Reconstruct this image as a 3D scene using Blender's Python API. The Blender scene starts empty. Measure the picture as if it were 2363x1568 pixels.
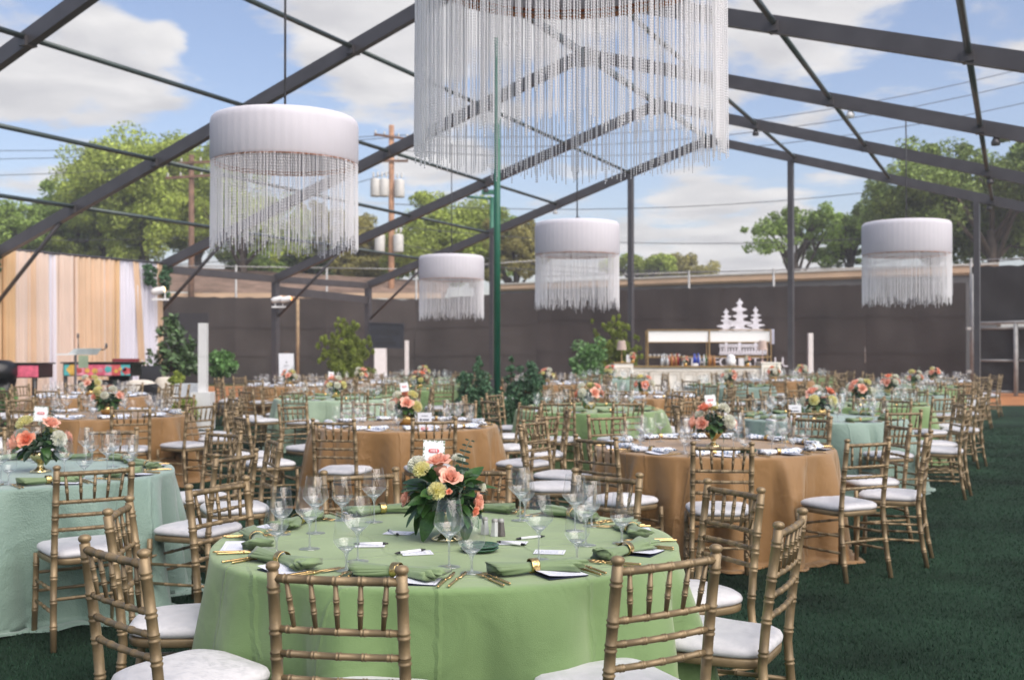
import bpy, math, random
import numpy as np
from mathutils import Vector, Matrix, Euler

random.seed(7)
rng = np.random.default_rng(7)
sc = bpy.context.scene
col = sc.collection
R = math.radians
PI = math.pi
EYE = 1.53
FPX = 2550.0            # focal length in picture units (picture 2363 wide)

# ------------------------------------------------------------------ camera, sky, sun, exposure
cam_d = bpy.data.cameras.new('camera')
cam = bpy.data.objects.new('camera', cam_d)
col.objects.link(cam)
cam.location = (0, 0, EYE)
cam.rotation_euler = (R(90.0 + 0.43), 0, 0)
cam_d.sensor_width = 36
cam_d.lens = 36 * FPX / 2363
cam_d.clip_start = 0.05
cam_d.clip_end = 2000
cam_d.dof.use_dof = True
cam_d.dof.focus_distance = 3.85
cam_d.dof.aperture_fstop = 4.2
sc.camera = cam
sc.view_settings.view_transform = 'Standard'
sc.view_settings.look = 'None'
sc.view_settings.exposure = 1.22
sc.view_settings.gamma = 1.0
sc.view_settings.use_curve_mapping = False
sc.cycles.max_bounces = 10
sc.cycles.transparent_max_bounces = 40
sc.cycles.transmission_bounces = 8
sc.cycles.caustics_reflective = False
sc.cycles.caustics_refractive = False
sc.cycles.sample_clamp_indirect = 6.0

SUN_EL, SUN_AZ = R(48), R(138)       # azimuth measured clockwise from +Y
sun_dir = Vector((math.sin(SUN_AZ) * math.cos(SUN_EL), math.cos(SUN_AZ) * math.cos(SUN_EL), math.sin(SUN_EL)))
sun_d = bpy.data.lights.new('sun', 'SUN')
sun_d.energy = 2.2
sun_d.angle = R(75)
sun_d.color = (1.0, 0.94, 0.86)
sun = bpy.data.objects.new('sun', sun_d)
col.objects.link(sun)
sun.rotation_euler = (-sun_dir).to_track_quat('-Z', 'Y').to_euler()

world = bpy.data.worlds.new('World')
sc.world = world
world.use_nodes = True
wn, wl = world.node_tree.nodes, world.node_tree.links
wn.clear()

def wmath(op, a, b=None, c=None, clamp=False):
    n = wn.new('ShaderNodeMath'); n.operation = op; n.use_clamp = clamp
    for i, x in enumerate((a, b, c)):
        if x is None: continue
        if isinstance(x, (int, float)): n.inputs[i].default_value = x
        else: wl.new(x, n.inputs[i])
    return n.outputs[0]

w_out = wn.new('ShaderNodeOutputWorld')
w_bg = wn.new('ShaderNodeBackground')
w_bg.inputs['Strength'].default_value = 0.075
w_sky = wn.new('ShaderNodeTexSky')
w_sky.sky_type = 'NISHITA'
w_sky.sun_disc = False
w_sky.sun_elevation = SUN_EL
w_sky.sun_rotation = SUN_AZ
w_sky.air_density = 1.0
w_sky.dust_density = 1.6
w_sky.ozone_density = 2.0
w_tc = wn.new('ShaderNodeTexCoord')
w_sep = wn.new('ShaderNodeSeparateXYZ')
wl.new(w_tc.outputs['Generated'], w_sep.inputs[0])
zz = wmath('MAXIMUM', wmath('ADD', w_sep.outputs['Z'], 0.10), 0.03)
w_cmb = wn.new('ShaderNodeCombineXYZ')
wl.new(wmath('DIVIDE', w_sep.outputs['X'], zz), w_cmb.inputs[0])
wl.new(wmath('DIVIDE', w_sep.outputs['Y'], zz), w_cmb.inputs[1])
def wnoise(scale, detail, rough, off):
    m = wn.new('ShaderNodeMapping'); m.inputs['Location'].default_value = off
    wl.new(w_cmb.outputs[0], m.inputs['Vector'])
    n = wn.new('ShaderNodeTexNoise'); n.inputs['Scale'].default_value = scale
    n.inputs['Detail'].default_value = detail; n.inputs['Roughness'].default_value = rough
    n.inputs['Distortion'].default_value = 0.25
    wl.new(m.outputs[0], n.inputs['Vector'])
    return n.outputs['Fac']
dens = wmath('MULTIPLY', wmath('SUBTRACT', wnoise(2.3, 9, 0.58, (3.1, 1.7, 0)), 0.5), 2.6)
# cumulus masses hanging in given parts of the sky
for u, v, rad, w in ((790, 30, 230, .50), (1080, 170, 250, .45), (230, 220, 150, .40), (370, 180, 120, .34), (390, 95, 45, .40), (60, 40, 150, .34), (230, 60, 60, .3),
                     (20, 190, 90, .30), (1790, 130, 170, .42), (1980, 60, 190, .38), (2280, 110, 130, .40), (1620, 570, 200, .55), (1340, 530, 150, .4),
                     (1900, 510, 130, .50), (560, 600, 130, .45), (860, 640, 120, .3), (580, 340, 240, -.35), (2080, 330, 300, -.35), (560, 30, 110, -.3), (2150, 70, 70, -.25), (1330, 380, 200, -.35), (470, 60, 90, -.25)):
    d = Vector(((u - 1181.5) / FPX, 1, (803 - v) / FPX)).normalized()
    n = wn.new('ShaderNodeVectorMath'); n.operation = 'DOT_PRODUCT'
    nn = wn.new('ShaderNodeVectorMath'); nn.operation = 'NORMALIZE'
    wl.new(w_tc.outputs['Generated'], nn.inputs[0])
    wl.new(nn.outputs[0], n.inputs[0]); n.inputs[1].default_value = d
    mr = wn.new('ShaderNodeMapRange'); mr.interpolation_type = 'SMOOTHSTEP'
    mr.inputs['From Min'].default_value = math.cos(rad * 1.35 / FPX); mr.inputs['From Max'].default_value = 1.0
    mr.inputs['To Max'].default_value = w
    wl.new(n.outputs['Value'], mr.inputs['Value'])
    dens = wmath('ADD', dens, mr.outputs[0])
cov = wn.new('ShaderNodeMapRange'); cov.interpolation_type = 'SMOOTHSTEP'
cov.inputs['From Min'].default_value = 0.06; cov.inputs['From Max'].default_value = 0.46
wl.new(dens, cov.inputs['Value'])
shade = wn.new('ShaderNodeMapRange')
shade.inputs['From Min'].default_value = 0.34; shade.inputs['From Max'].default_value = 0.66
wl.new(wnoise(3.2, 5, 0.5, (9.3, 4.2, 0)), shade.inputs['Value'])
w_cc = wn.new('ShaderNodeMix'); w_cc.data_type = 'RGBA'
w_cc.inputs['A'].default_value = (3.9, 3.82, 3.9, 1)
w_cc.inputs['B'].default_value = (5.5, 5.35, 5.25, 1)
wl.new(shade.outputs[0], w_cc.inputs['Factor'])
w_tint = wn.new('ShaderNodeMix'); w_tint.data_type = 'RGBA'; w_tint.blend_type = 'MULTIPLY'
w_tint.inputs['Factor'].default_value = 1.0
w_tint.inputs['B'].default_value = (1.12, 1.00, 1.00, 1)
wl.new(w_sky.outputs[0], w_tint.inputs['A'])
w_mix = wn.new('ShaderNodeMix'); w_mix.data_type = 'RGBA'
wl.new(wmath('MULTIPLY', cov.outputs[0], 0.94), w_mix.inputs['Factor'])
wl.new(w_tint.outputs['Result'], w_mix.inputs['A'])
wl.new(w_cc.outputs['Result'], w_mix.inputs['B'])
wl.new(w_mix.outputs['Result'], w_bg.inputs['Color'])
wl.new(w_bg.outputs[0], w_out.inputs[0])

# ------------------------------------------------------------------ helpers
def at(u, d):                       # sideways position of picture column u at distance d
    return (u - 1181.5) / FPX * d
def zat(v, d):                      # height of picture row v at distance d
    return EYE + (803.0 - v) / FPX * d

def tag(o, label=None, cat=None, group=None, kind=None):
    if label: o['label'] = label
    if cat: o['category'] = cat
    if group: o['group'] = group
    if kind: o['kind'] = kind
    return o

def thing(name, label, cat, loc=(0, 0, 0), rz=0.0, group=None):
    o = bpy.data.objects.new(name, None)
    o.empty_display_size = 0.1
    col.objects.link(o)
    o.location = loc
    o.rotation_euler = (0, 0, rz)
    return tag(o, label, cat, group, 'thing')

def link(name, me, parent=None, loc=(0, 0, 0), rot=(0, 0, 0), scale=None):
    o = bpy.data.objects.new(name, me)
    col.objects.link(o)
    if parent is not None: o.parent = parent
    o.location = loc
    o.rotation_euler = rot
    if scale is not None: o.scale = scale
    return o

KIDS = {}
def dup(root, loc=None, rz=None, label=None, group=None, scale=None):
    c = root.copy(); col.objects.link(c)
    for ch in root.children:
        k = ch.copy(); col.objects.link(k); k.parent = c
        for g in ch.children:
            q = g.copy(); col.objects.link(q); q.parent = k
    if loc is not None: c.location = loc
    if rz is not None: c.rotation_euler = (0, 0, rz)
    if label: c['label'] = label
    if group: c['group'] = group
    if scale: c.scale = scale
    return c

class MB:
    def __init__(s): s.v = []; s.f = []; s.mi = []; s.cur = 0
    def add(s, vs, fs):
        o = len(s.v); s.v.extend([tuple(x) for x in vs])
        for f in fs: s.f.append(tuple(i + o for i in f)); s.mi.append(s.cur)
    def box(s, c, d, rz=0.0, mat=None):
        x, y, z = d[0] / 2, d[1] / 2, d[2] / 2
        vs = [Vector((a * x, b * y, e * z)) for a, b, e in ((-1, -1, -1), (1, -1, -1), (1, 1, -1), (-1, 1, -1), (-1, -1, 1), (1, -1, 1), (1, 1, 1), (-1, 1, 1))]
        m = mat if mat is not None else Matrix.Rotation(rz, 3, 'Z')
        s.add([m @ q + Vector(c) for q in vs], [(0, 3, 2, 1), (4, 5, 6, 7), (0, 1, 5, 4), (1, 2, 6, 5), (2, 3, 7, 6), (3, 0, 4, 7)])
    def beam(s, p0, p1, w, h, up=(0, 0, 1)):
        p0, p1 = Vector(p0), Vector(p1)
        d = (p1 - p0).normalized(); sx = d.cross(Vector(up)).normalized(); sz = sx.cross(d)
        vs = [p + sx * (a * w / 2) + sz * (b * h / 2) for p in (p0, p1) for a, b in ((-1, -1), (1, -1), (1, 1), (-1, 1))]
        s.add(vs, [(0, 1, 2, 3), (7, 6, 5, 4), (0, 4, 5, 1), (1, 5, 6, 2), (2, 6, 7, 3), (3, 7, 4, 0)])
    def tube(s, pts, rad, n=8, cap=True):
        pts = [Vector(p) for p in pts]
        if isinstance(rad, (int, float)): rad = [rad] * len(pts)
        vs = []; ref = None
        for i, p in enumerate(pts):
            t = (pts[min(i + 1, len(pts) - 1)] - pts[max(i - 1, 0)])
            t = t.normalized() if t.length > 1e-9 else Vector((0, 0, 1))
            if ref is None: ref = Vector((1, 0, 0)) if abs(t.x) < 0.8 else Vector((0, 1, 0))
            a = (ref - t * ref.dot(t)).normalized(); b = t.cross(a); ref = a
            for k in range(n):
                q = 2 * PI * k / n
                vs.append(p + (a * math.cos(q) + b * math.sin(q)) * rad[i])
        fs = []
        for i in range(len(pts) - 1):
            for k in range(n):
                j = (k + 1) % n
                fs.append((i * n + k, i * n + j, (i + 1) * n + j, (i + 1) * n + k))
        if cap:
            fs.append(tuple(range(n - 1, -1, -1))); fs.append(tuple((len(pts) - 1) * n + k for k in range(n)))
        s.add(vs, fs)
    def lathe(s, prof, n=16, c=(0, 0, 0), cap0=False, cap1=False, m=None):
        vs = []
        for r, z in prof:
            for k in range(n):
                q = 2 * PI * k / n
                p = Vector((r * math.cos(q), r * math.sin(q), z))
                vs.append((m @ p if m is not None else p) + Vector(c))
        fs = [(i * n + k, i * n + (k + 1) % n, (i + 1) * n + (k + 1) % n, (i + 1) * n + k) for i in range(len(prof) - 1) for k in range(n)]
        if cap0: fs.append(tuple(range(n - 1, -1, -1)))
        if cap1: fs.append(tuple((len(prof) - 1) * n + k for k in range(n)))
        s.add(vs, fs)
    def grid(s, pts, nu, nv, closed=False):
        fs = []
        for j in range(nv - 1):
            for i in range(nu if closed else nu - 1):
                k = (i + 1) % nu
                fs.append((j * nu + i, j * nu + k, (j + 1) * nu + k, (j + 1) * nu + i))
        s.add(pts, fs)
    def prism(s, poly, p0, ax, ay, an, depth):      # outline poly (2D) in frame (p0, ax, ay), extruded along an
        p0, ax, ay, an = Vector(p0), Vector(ax), Vector(ay), Vector(an)
        n = len(poly)
        vs = [p0 + ax * a + ay * b for a, b in poly] + [p0 + ax * a + ay * b + an * depth for a, b in poly]
        s.add(vs, [tuple(range(n - 1, -1, -1)), tuple(range(n, 2 * n))] + [(i, (i + 1) % n, n + (i + 1) % n, n + i) for i in range(n)])
    def mesh(s, name, mats, smooth=True):
        me = bpy.data.meshes.new(name)
        me.from_pydata(s.v, [], s.f)
        for m in (mats if isinstance(mats, (list, tuple)) else [mats]): me.materials.append(m)
        if smooth: me.polygons.foreach_set('use_smooth', [True] * len(me.polygons))
        if any(s.mi): me.polygons.foreach_set('material_index', s.mi)
        me.update()
        return me
    def build(s, name, mats, parent=None, loc=(0, 0, 0), rot=(0, 0, 0), smooth=True):
        return link(name, s.mesh(name, mats, smooth), parent, loc, rot)

def flat_edges(me, ang=40):
    try: me.set_sharp_from_angle(angle=R(ang))
    except Exception: pass
    return me

def np_mesh(name, verts, nper, mat, smooth=False):
    """verts (N*nper,3); consecutive runs of nper verts are faces"""
    n = len(verts) // nper
    me = bpy.data.meshes.new(name)
    me.vertices.add(len(verts)); me.vertices.foreach_set('co', np.asarray(verts, dtype=np.float32).ravel())
    me.loops.add(len(verts)); me.loops.foreach_set('vertex_index', np.arange(len(verts), dtype=np.int32))
    me.polygons.add(n)
    me.polygons.foreach_set('loop_start', np.arange(0, len(verts), nper, dtype=np.int32))
    try: me.polygons.foreach_set('loop_total', np.full(n, nper, dtype=np.int32))
    except Exception: pass
    if smooth: me.polygons.foreach_set('use_smooth', np.ones(n, dtype=bool))
    me.materials.append(mat)
    me.update(calc_edges=True)
    return me

MATS = {}
def M(name, base, rough=0.5, metal=0.0, var=0.12, scale=6.0, bump=0.0, bscale=150.0, sheen=0.0, trans=0.0, spec=0.5, detail=3.0, island=0.0, coat=0.0, alt=None):
    """procedural surface: base colour broken up by noise, optional fine relief, optional light passing through (thin cloth, leaves)"""
    m = bpy.data.materials.new(name); m.use_nodes = True
    nt = m.node_tree; ns, ls = nt.nodes, nt.links
    p = ns['Principled BSDF']; out = ns['Material Output']
    tc = ns.new('ShaderNodeTexCoord')
    no = ns.new('ShaderNodeTexNoise'); no.inputs['Scale'].default_value = scale; no.inputs['Detail'].default_value = detail
    ls.new(tc.outputs['Object'], no.inputs['Vector'])
    mx = ns.new('ShaderNodeMix'); mx.data_type = 'RGBA'
    a = tuple(min(1, c * (1 - var)) for c in base); b = tuple(min(1, c * (1 + var)) for c in base) if alt is None else alt
    mx.inputs['A'].default_value = (*a, 1); mx.inputs['B'].default_value = (*b, 1)
    mr = ns.new('ShaderNodeMapRange'); mr.inputs['From Min'].default_value = 0.32; mr.inputs['From Max'].default_value = 0.68
    ls.new(no.outputs['Fac'], mr.inputs['Value'])
    ls.new(mr.outputs[0], mx.inputs['Factor'])
    csock = mx.outputs['Result']
    if island > 0:
        g = ns.new('ShaderNodeNewGeometry')
        h = ns.new('ShaderNodeHueSaturation')
        r1 = ns.new('ShaderNodeMapRange'); r1.inputs['To Min'].default_value = 1 - island; r1.inputs['To Max'].default_value = 1 + island
        ls.new(g.outputs['Random Per Island'], r1.inputs['Value']); ls.new(r1.outputs[0], h.inputs['Value'])
        ls.new(csock, h.inputs['Color']); csock = h.outputs['Color']
    ls.new(csock, p.inputs['Base Color'])
    p.inputs['Roughness'].default_value = rough
    p.inputs['Metallic'].default_value = metal
    p.inputs['Specular IOR Level'].default_value = spec
    p.inputs['Sheen Weight'].default_value = sheen
    p.inputs['Coat Weight'].default_value = coat
    if bump > 0:
        nb = ns.new('ShaderNodeTexNoise'); nb.inputs['Scale'].default_value = bscale; nb.inputs['Detail'].default_value = 2
        ls.new(tc.outputs['Object'], nb.inputs['Vector'])
        bp = ns.new('ShaderNodeBump'); bp.inputs['Strength'].default_value = bump; bp.inputs['Distance'].default_value = 0.01
        ls.new(nb.outputs['Fac'], bp.inputs['Height']); ls.new(bp.outputs[0], p.inputs['Normal'])
    if trans > 0:
        tr = ns.new('ShaderNodeBsdfTranslucent'); ls.new(csock, tr.inputs['Color'])
        ms = ns.new('ShaderNodeMixShader'); ms.inputs[0].default_value = trans
        ls.new(p.outputs[0], ms.inputs[1]); ls.new(tr.outputs[0], ms.inputs[2]); ls.new(ms.outputs[0], out.inputs['Surface'])
    MATS[name] = m
    return m

def glow(name, color, strength, body=(0.8, 0.8, 0.8)):
    m = bpy.data.materials.new(name); m.use_nodes = True
    p = m.node_tree.nodes['Principled BSDF']
    p.inputs['Base Color'].default_value = (*body, 1)
    p.inputs['Emission Color'].default_value = (*color, 1); p.inputs['Emission Strength'].default_value = strength
    return m

def thin_glass(name, tint=(0.97, 0.985, 0.98), edge=(0.55, 0.6, 0.6), refl=0.10, white_glint=0.45, edge_white=0.5):
    """single-walled glass: clear face on, denser towards its edges, with highlights mixed in as white"""
    m = bpy.data.materials.new(name); m.use_nodes = True
    ns, ls = m.node_tree.nodes, m.node_tree.links
    ns.remove(ns['Principled BSDF'])
    lw = ns.new('ShaderNodeLayerWeight'); lw.inputs['Blend'].default_value = 0.35
    cm = ns.new('ShaderNodeMix'); cm.data_type = 'RGBA'
    cm.inputs['A'].default_value = (*tint, 1); cm.inputs['B'].default_value = (*edge, 1)
    pw = ns.new('ShaderNodeMath'); pw.operation = 'POWER'; pw.inputs[1].default_value = 3.6
    ls.new(lw.outputs['Facing'], pw.inputs[0]); ls.new(pw.outputs[0], cm.inputs['Factor'])
    t = ns.new('ShaderNodeBsdfTransparent'); ls.new(cm.outputs['Result'], t.inputs['Color'])
    g0 = ns.new('ShaderNodeBsdfGlossy'); g0.inputs['Roughness'].default_value = 0.02
    td = ns.new('ShaderNodeBsdfTranslucent'); td.inputs['Color'].default_value = (.95, .97, .98, 1)  # white scatter stands in for bright rims and sky reflections
    df = ns.new('ShaderNodeBsdfDiffuse'); df.inputs['Color'].default_value = (.95, .97, .98, 1)
    m0 = ns.new('ShaderNodeMixShader'); m0.inputs[0].default_value = .5; ls.new(td.outputs[0], m0.inputs[1]); ls.new(df.outputs[0], m0.inputs[2])
    g = ns.new('ShaderNodeMixShader'); em = ns.new('ShaderNodeMath'); em.operation = 'MULTIPLY_ADD'; em.inputs[1].default_value = edge_white; em.inputs[2].default_value = white_glint; ls.new(pw.outputs[0], em.inputs[0]); ls.new(em.outputs[0], g.inputs[0]); ls.new(g0.outputs[0], g.inputs[1]); ls.new(m0.outputs[0], g.inputs[2])
    fr = ns.new('ShaderNodeMath'); fr.operation = 'MULTIPLY_ADD'; fr.inputs[1].default_value = 0.62; fr.inputs[2].default_value = refl
    ls.new(pw.outputs[0], fr.inputs[0])
    mx = ns.new('ShaderNodeMixShader'); ls.new(fr.outputs[0], mx.inputs[0])
    ls.new(t.outputs[0], mx.inputs[1]); ls.new(g.outputs[0], mx.inputs[2])
    ls.new(mx.outputs[0], ns['Material Output'].inputs['Surface'])
    return m

FONTS = {}
def font(name, body, size, mat, parent=None, loc=(0, 0, 0), rot=(R(90), 0, 0), ext=0.002, off=0.0):
    key = (body, size, ext, off, mat.name)
    if key not in FONTS:
        cu = bpy.data.curves.new(name, 'FONT'); cu.body = body; cu.size = size; cu.extrude = ext; cu.offset = off
        cu.align_x = 'CENTER'; cu.align_y = 'CENTER'; cu.resolution_u = 3
        o = bpy.data.objects.new('lettering_source', cu)
        me = bpy.data.meshes.new_from_object(o); me.name = name
        me.materials.clear(); me.materials.append(mat)
        bpy.data.objects.remove(o); FONTS[key] = me
    return link(name, FONTS[key], parent, loc, rot)

def pill(w, h, n=6):
    r = h / 2; pts = []
    for cx, a0 in ((w / 2 - r, -90), (-w / 2 + r, 90)):
        for k in range(n + 1):
            a = R(a0 + 180 * k / n); pts.append((cx + r * math.cos(a), r * math.sin(a)))
    return pts
# ------------------------------------------------------------------ materials
turf_m = M('turf', (0.0151, 0.0356, 0.0199), 0.95, var=0.5, scale=0.9, bump=0.7, bscale=320, detail=12, spec=0.15)
blade_m = M('turf_blade', (0.0162, 0.0414, 0.0229), 0.8, var=0.5, scale=0.9, island=0.5, spec=0.2)
clay_m = M('clay', (0.36, 0.16, 0.07), 0.95, var=0.2, scale=1.5, bump=0.4, bscale=60, spec=0.1)
dirt_m = M('grass_dirt', (0.10, 0.11, 0.045), 0.95, var=0.35, scale=0.5, spec=0.1)
steel_m = M('tent_steel', (0.083, 0.077, 0.081), 0.42, metal=0.25, var=0.12, scale=3)
rail_m = M('tent_tube', (0.058, 0.078, 0.075), 0.4, metal=0.3, var=0.12, scale=3)
greenp_m = M('green_paint', (0.010, 0.115, 0.065), 0.4, var=0.12, scale=4)
galv_m = M('galvanised', (0.34, 0.34, 0.33), 0.55, metal=0.2, var=0.15, scale=6)
screen_m = M('windscreen', (0.0563, 0.0487, 0.0456), 0.85, var=0.26, scale=0.5, bump=0.5, bscale=14, spec=0.15, detail=8)
screen2_m = M('windscreen_dark', (0.0369, 0.0353, 0.0361), 0.8, var=0.2, scale=0.9, spec=0.2)
wood_m = M('pole_wood', (0.37, 0.205, 0.12), 0.85, var=0.3, scale=3, detail=6)
wood2_m = M('pole_wood_dark', (0.15, 0.085, 0.055), 0.85, var=0.3, scale=3, detail=6)
xfmr_m = M('transformer_paint', (0.52, 0.51, 0.48), 0.5, var=0.08)
shingle_m = M('shingle', (0.26, 0.19, 0.15), 0.9, var=0.3, scale=1.2, detail=8, spec=0.15)
fascia_m = M('tan_fascia', (0.55, 0.38, 0.25), 0.7, var=0.12, scale=0.6)
gwall_m = M('grey_wall', (0.115, 0.11, 0.11), 0.85, var=0.15, scale=0.6)
cream_m = M('cream_paint', (0.866, 0.819, 0.737), 0.5, var=0.04)
white_m = M('white_paint', (0.78, 0.78, 0.78), 0.5, var=0.03)
wire_m = M('wire', (0.06, 0.06, 0.065), 0.6)
bark_m = M('bark', (0.075, 0.055, 0.042), 0.9, var=0.3, scale=2)
leafA = M('leaf_fresh', (0.3470, 0.4200, 0.0837), 0.55, var=0.35, scale=0.35, island=0.45, trans=0.35, spec=0.3)
leafB = M('leaf_mid', (0.250, 0.356, 0.082), 0.55, var=0.4, scale=0.3, island=0.5, trans=0.3, spec=0.3)
leafC = M('leaf_dark', (0.193, 0.259, 0.069), 0.55, var=0.4, scale=0.3, island=0.5, trans=0.25, spec=0.3)
leafO = M('leaf_olive', (0.310, 0.281, 0.087), 0.6, var=0.35, scale=0.3, island=0.45, trans=0.35, spec=0.3)
leafM = M('leaf_magnolia', (0.086, 0.146, 0.058), 0.35, var=0.4, scale=3, island=0.6, trans=0.2)
leafS = M('leaf_shrub', (0.068, 0.152, 0.074), 0.5, var=0.4, scale=3, island=0.5, trans=0.2)
leafJ = M('leaf_juniper', (0.220, 0.273, 0.039), 0.6, var=0.4, scale=2, island=0.45, trans=0.25)
leafG = M('leaf_glossy', (0.140, 0.270, 0.086), 0.35, var=0.3, scale=3, island=0.45, trans=0.2)

# ------------------------------------------------------------------ ground
mb = MB(); mb.add([(-250, -60, -0.012), (250, -60, -0.012), (250, 300, -0.012), (-250, 300, -0.012)], [(0, 1, 2, 3)])
tag(mb.build('ground', dirt_m), kind='structure')
mb = MB(); mb.add([(-34, 20, -0.006), (40, 20, -0.006), (40, 39.5, -0.006), (18, 45, -0.006), (-34, 45, -0.006)], [(0, 1, 2, 3, 4)])
tag(mb.build('clay_ground', clay_m), kind='structure')
# artificial turf laid as one sheet, its far edge where the clay starts
mb = MB()
edge = [(-40, -30), (40, -30), (40, 29.6), (12.8, 29.6), (9, 31.5), (4, 34), (-4, 34.5), (-7.4, 31.2), (-11, 30.6), (-40, 30.6)]
mb.add([(x, y, 0) for x, y in edge], [tuple(range(len(edge)))])
tag(mb.build('turf_ground', turf_m), kind='structure')
# loose pile of the turf near the camera
n = 420000
yy = 2.4 + (rng.random(n) ** 2.1) * 19.0
xx = (rng.random(n) - 0.5) * yy * 1.05
keep = (xx > 0.15 * yy - 0.2) | (xx < -0.18 * yy)
xx, yy = xx[keep], yy[keep]; n = len(xx)
ang = rng.random(n) * 2 * PI; ln = 0.010 + rng.random(n) * 0.012
wd = 0.0009 + 0.00030 * yy
ex, ey = np.cos(ang) * wd, np.sin(ang) * wd
tip = rng.normal(0, 0.007, (n, 2))
V = np.empty((n, 3, 3))
V[:, 0] = np.stack([xx - ex, yy - ey, np.full(n, 0.0)], 1)
V[:, 1] = np.stack([xx + ex, yy + ey, np.full(n, 0.0)], 1)
V[:, 2] = np.stack([xx + tip[:, 0], yy + tip[:, 1], ln], 1)
tag(link('turf_grass', np_mesh('turf_grass', V.reshape(-1, 3), 3, blade_m)), kind='stuff')

# ------------------------------------------------------------------ open tent frame
HP = 6.0
ridge0 = Vector((0.946 * HP, 5.301 * HP, 0))          # ridge foot at the far gable
AX = Vector((0.351 * HP, 0.77 * HP, 0))                # one bay along the ridge
CX = Vector((0.848, -0.53, 0)) * HP                    # across the tent
ZR, SL, TE = EYE + HP, 0.302, 2.1
def tent(bay, t, dz=0.0):                              # bay 0 = far gable, negative towards the camera
    p = ridge0 + AX * bay + CX * t
    return Vector((p.x, p.y, ZR - abs(t) * SL * HP + dz))
def roof_z(x, y):
    d = Vector((x - ridge0.x, y - ridge0.y))
    det = AX.x * CX.y - AX.y * CX.x
    t = (AX.x * d.y - AX.y * d.x) / det
    return ZR - abs(t) * SL * HP
TL = {-3: 2.19, -2: 2.135, -1: 2.13, 0: 2.1}
def te(b, s): return TL.get(b, 2.15) if s < 0 else TE
tent_o = thing('tent_frame', 'open dark grey tent frame of rafters and tubes without its roof cover', 'tent frame', (0, 0, 0))
BAYS = [0, -1, -2, -3, -4, -5, -6]
for b in BAYS:
    for s in (-1, 1):
        mb = MB(); mb.beam(tent(b, 0.03 * s), tent(b, s * te(b, s)), 0.13, 0.24)
        mb.build('rafter', steel_m, tent_o, smooth=False)
        foot = tent(b, s * te(b, s))
        mb = MB(); mb.beam((foot.x, foot.y, 0), (foot.x, foot.y, foot.z - 0.06), 0.16, 0.2, up=CX)
        mb.box((foot.x, foot.y, 0.015), (0.4, 0.4, 0.03))
        mb.build('post', steel_m, tent_o, smooth=False)
        q = tent(b, s * (te(b, s) - 0.42), -0.12)
        mb = MB(); mb.tube([q, (foot.x + (q.x - foot.x) * 0.05, foot.y + (q.y - foot.y) * 0.05, foot.z - 1.15)], 0.045, 6)
        mb.build('brace', steel_m, tent_o)
    mb = MB(); c = tent(b, 0)
    mb.box((c.x, c.y, c.z - 0.05), (0.3, 0.22, 0.36), rz=math.atan2(CX.y, CX.x))
    mb.build('ridge_joint', steel_m, tent_o, smooth=False)
for t in (0.42, 0.84, 1.26, 1.68):
    for s in (-1, 1):
        for b in BAYS[:-1]:
            mb = MB(); mb.tube([tent(b, s * t, 0.02), tent(b - 1, s * t, 0.02)], 0.045, 8)
            mb.build('purlin', rail_m, tent_o)
            p = tent(b, s * t, 0.02); m2 = MB(); m2.box((p.x, p.y, p.z - 0.06), (0.16, 0.2, 0.14), rz=math.atan2(CX.y, CX.x)); m2.build('bracket', steel_m, tent_o, smooth=False)
for b in BAYS[:-1]:
    mb = MB(); mb.beam(tent(b, 0, 0.02), tent(b - 1, 0, 0.02), 0.10, 0.12); mb.build('ridge_beam', rail_m, tent_o, smooth=False)
    for s in (-1, 1):
        mb = MB(); mb.beam(tent(b, s * te(b, s), -0.02), tent(b - 1, s * te(b - 1, s), -0.02), 0.12, 0.2); mb.build('eave_beam', steel_m, tent_o, smooth=False)
p0, p1 = tent(0, -te(0, -1), -0.52), tent(-1, -te(-1, -1), -0.36)
mb = MB(); mb.beam(p0, p1, 0.1, 0.26); mb.build('lower_beam', steel_m, tent_o, smooth=False)
for t in (-1.24, -0.415, 0.40, 1.2):
    p = tent(0, t)
    mb = MB(); mb.beam((p.x, p.y, 0), (p.x, p.y, p.z - 0.1), 0.16, 0.14, up=CX); mb.box((p.x, p.y, 0.015), (0.4, 0.4, 0.03))
    mb.build('gable_post', steel_m, tent_o, smooth=False)
for b, t in ((-2, 1.3), (-1, 0.42), (-2, 0.9), (-1, 1.27), (0, -0.85), (0, 1.25), (-1, -0.84)):   # little lamps and hooks under the rafters
    p = tent(b, t, -0.2); mb = MB(); mb.lathe([(0.0, 0.1), (0.03, 0.09), (0.075, 0.0), (0.07, -0.06), (0.0, -0.07)], 10)
    mb.build('bulb_holder', steel_m if random.random() < .5 else white_m, tent_o, p)

# green pole that rises through the middle of the tent
px, py = at(1147, 21.5), 21.5
mb = MB(); mb.tube([(0, 0, 0), (0, 0, roof_z(px, py) + 0.4)], [0.068, 0.062], 16); mb.lathe([(0.15, 0.0), (0.15, 0.03), (0.08, 0.05)], 16)
gp = thing('green_pole', 'tall dark green steel pole rising from shrubs through the tent', 'pole', (px, py, 0))
mb.build('shaft', greenp_m, gp)
mb = MB(); mb.box((-0.10, -0.02, 0.62), (0.09, 0.12, 0.6)); mb.build('cable_box', steel_m, gp, smooth=False)

# far lamp post, green arm
lp = thing('lamp_post', 'thin green lamp post with a flat head and side arm behind the tent', 'lamp post', (at(1135, 52), 52, 0))
mb = MB(); mb.tube([(0, 0, 0), (0, 0, zat(455, 52))], [0.12, 0.09], 10); mb.build('shaft', greenp_m, lp)
mb = MB(); mb.tube([(0, 0, zat(458, 52)), (-1.2, 0, zat(453, 52))], 0.06, 6); mb.build('arm', greenp_m, lp)
mb = MB(); mb.box((-0.1, 0, zat(443, 52)), (0.75, 0.3, 0.2)); mb.build('lamp_head', greenp_m, lp, smooth=False)

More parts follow.
